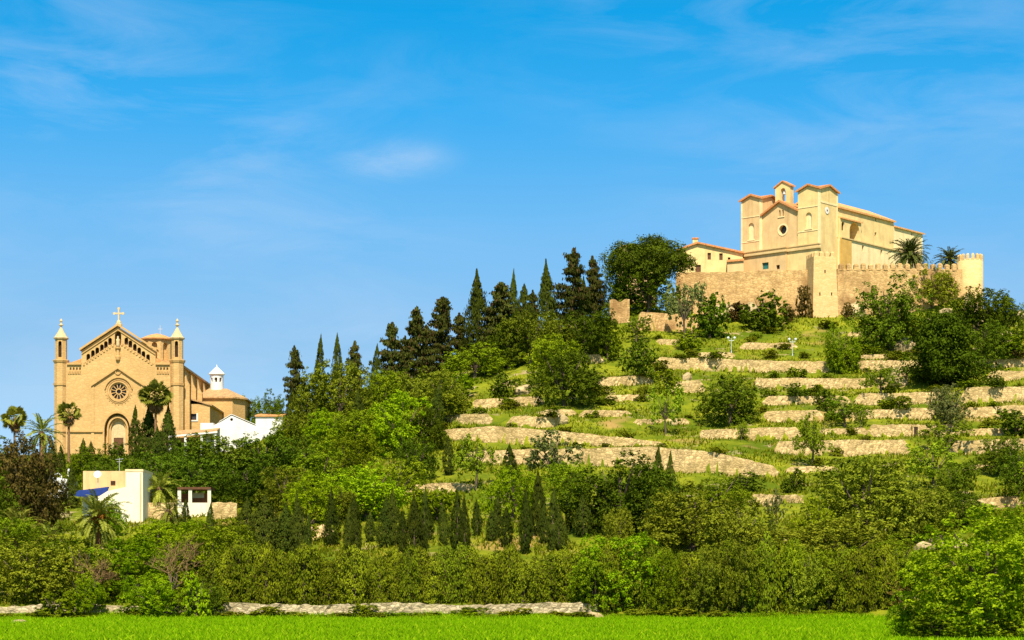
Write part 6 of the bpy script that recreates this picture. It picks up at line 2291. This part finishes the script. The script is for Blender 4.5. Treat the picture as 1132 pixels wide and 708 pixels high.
for i, a in enumerate([
    (1000, 388, 34, 17, 'large pale boulder below the huge dark oak'),
    (1112, 378, 16, 12, 'pale rock at the right edge of the castle hill'),
    (1085, 366, 18, 12, 'pale rock right of the great dark fir top'),
    (1128, 352, 12, 9, 'small rock on the right skyline'),
    (994, 426, 22, 14, 'pale rock between two terrace walls'),
    (578, 436, 20, 12, 'brown rock at the upper left of the terraces'),
    (760, 420, 14, 9, 'small brown rock on the upper terraces'),
    (1047, 604, 44, 15, 'reddish pale rock pile left of the great fig'),
    (1022, 608, 22, 10, 'small pale rock beside the reddish rock pile'),
    (620, 466, 18, 8, 'small rock above the wide pale wall'),
    (945, 350, 26, 16, 'earthy rock outcrop at the foot of the crenellated wall'),
    (958, 342, 24, 20, 'tall earthy rock under the crenellated wall'),
    (800, 352, 30, 16, 'brown rock outcrop at the foot of the left rampart'),
    (878, 344, 22, 18, 'brown rock outcrop left of the square tower'),
    (830, 350, 20, 16, 'pale rock under the left rampart'),
    (1046, 350, 16, 11, 'ochre rock face under the dull olive green tree'),
    (1030, 362, 20, 12, 'ochre rock under the end of the crenellated wall'),
    (1072, 345, 18, 20, 'ochre rock at the foot of the round tower'),
    (22, 690, 16, 6, 'pale stone lying in the grass at left'),
    (655, 684, 22, 7, 'grey flat stone by the fig in the hedge'),
    (744, 470, 14, 7, 'small rock below the slender green tree'),
]):
    rock(*a, seed=400 + i)

# ------------------------------------------------------------------ grass
gr = np.random.default_rng(77)


def blades(x, y, hgt, wid, lean=0.35):
    z = height(x, y)
    k = len(x)
    a = gr.uniform(0, math.pi, k)
    # blades stand across the view or along it at random
    dx_, dy_ = np.cos(a) * wid, np.sin(a) * wid
    lx_, ly_ = gr.normal(0, lean, k) * hgt, gr.normal(0, lean, k) * hgt
    p0 = np.stack([x - dx_, y - dy_, z - 0.03], 1)
    p1 = np.stack([x + dx_, y + dy_, z - 0.03], 1)
    p2 = np.stack([x + dx_ * .5 + lx_ * .5, y + dy_ * .5 + ly_ * .5, z + hgt * .62], 1)
    p3 = np.stack([x + lx_, y + ly_, z + hgt], 1)
    return np.stack([p0, p1, p2, p3], 1).reshape(-1, 3)


k = 120000
y = 95 + 104 * gr.random(k) ** 1.1
x = (gr.random(k) - 0.5) * 2 * (0.27 * y)
patch = 0.7 + 0.4 * np.sin(x * 0.35 + 1.2 * np.sin(y * 0.21)) * np.cos(y * 0.4) + gr.uniform(-0.2, 0.3, k)
edge = np.clip((y - 188) / 10, 0, 1)
V = blades(x, y, (0.14 + 0.16 * np.clip(patch, 0, 2) * gr.uniform(0.5, 1.5, k) + 0.2 * edge * gr.random(k)), 0.05, 0.5)
k = 26000
y2 = 191 + 8.3 * gr.random(k) ** 0.6
x2 = (gr.random(k) - 0.5) * 2 * 0.27 * y2
n2 = np.sin(x2 * 0.5 + 1.5 * np.sin(x2 * 0.13)) + np.sin(x2 * 0.21 + y2 * 0.3) + gr.normal(0, 0.5, k)
kk = n2 > -0.9
V2 = blades(x2[kk], y2[kk], (0.25 + 0.16 * np.clip(n2[kk] + 1, 0, 3) * gr.random(int(kk.sum()))), 0.06, 0.5)
V = np.concatenate([V, V2])
o = bpy.data.objects.new('field_grass', np_mesh('field_grass', V, quadidx(V), L['grass']))
COL.objects.link(o)
tag(o, 'lush bright green grass covering the flat field', 'grass', kind='stuff')

k = 175000
y = 203 + 232 * gr.random(k)
u = -0.29 + 0.61 * gr.random(k)
x = u * y
nz = np.sin(x * 0.33 + 2 * np.sin(y * 0.11)) + np.sin(y * 0.41 + 1.7 * np.sin(x * 0.17)) + gr.normal(0, 0.7, k)
keep = nz > -0.35
for w in WALLS:
    px_ = CX + F * u
    d = y - np.interp(px_, w['px'], w['Y'])
    keep &= ~((px_ > w['px'][0]) & (px_ < w['px'][-1]) & (d > -0.3) & (d < 0.8))
# none on the church terrace floor or inside the castle
keep &= ~((CX + F * u > 745) & (CX + F * u < 1065) & (y > 428))
x, y = x[keep], y[keep]
V = blades(x, y, gr.uniform(0.2, 0.65, len(x)), 0.13, 0.5)
o = bpy.data.objects.new('wild_grass', np_mesh('wild_grass', V, quadidx(V), L['wildgrass']))
COL.objects.link(o)
tag(o, 'rough yellow green grass growing over the terraced hillside', 'grass', kind='stuff')
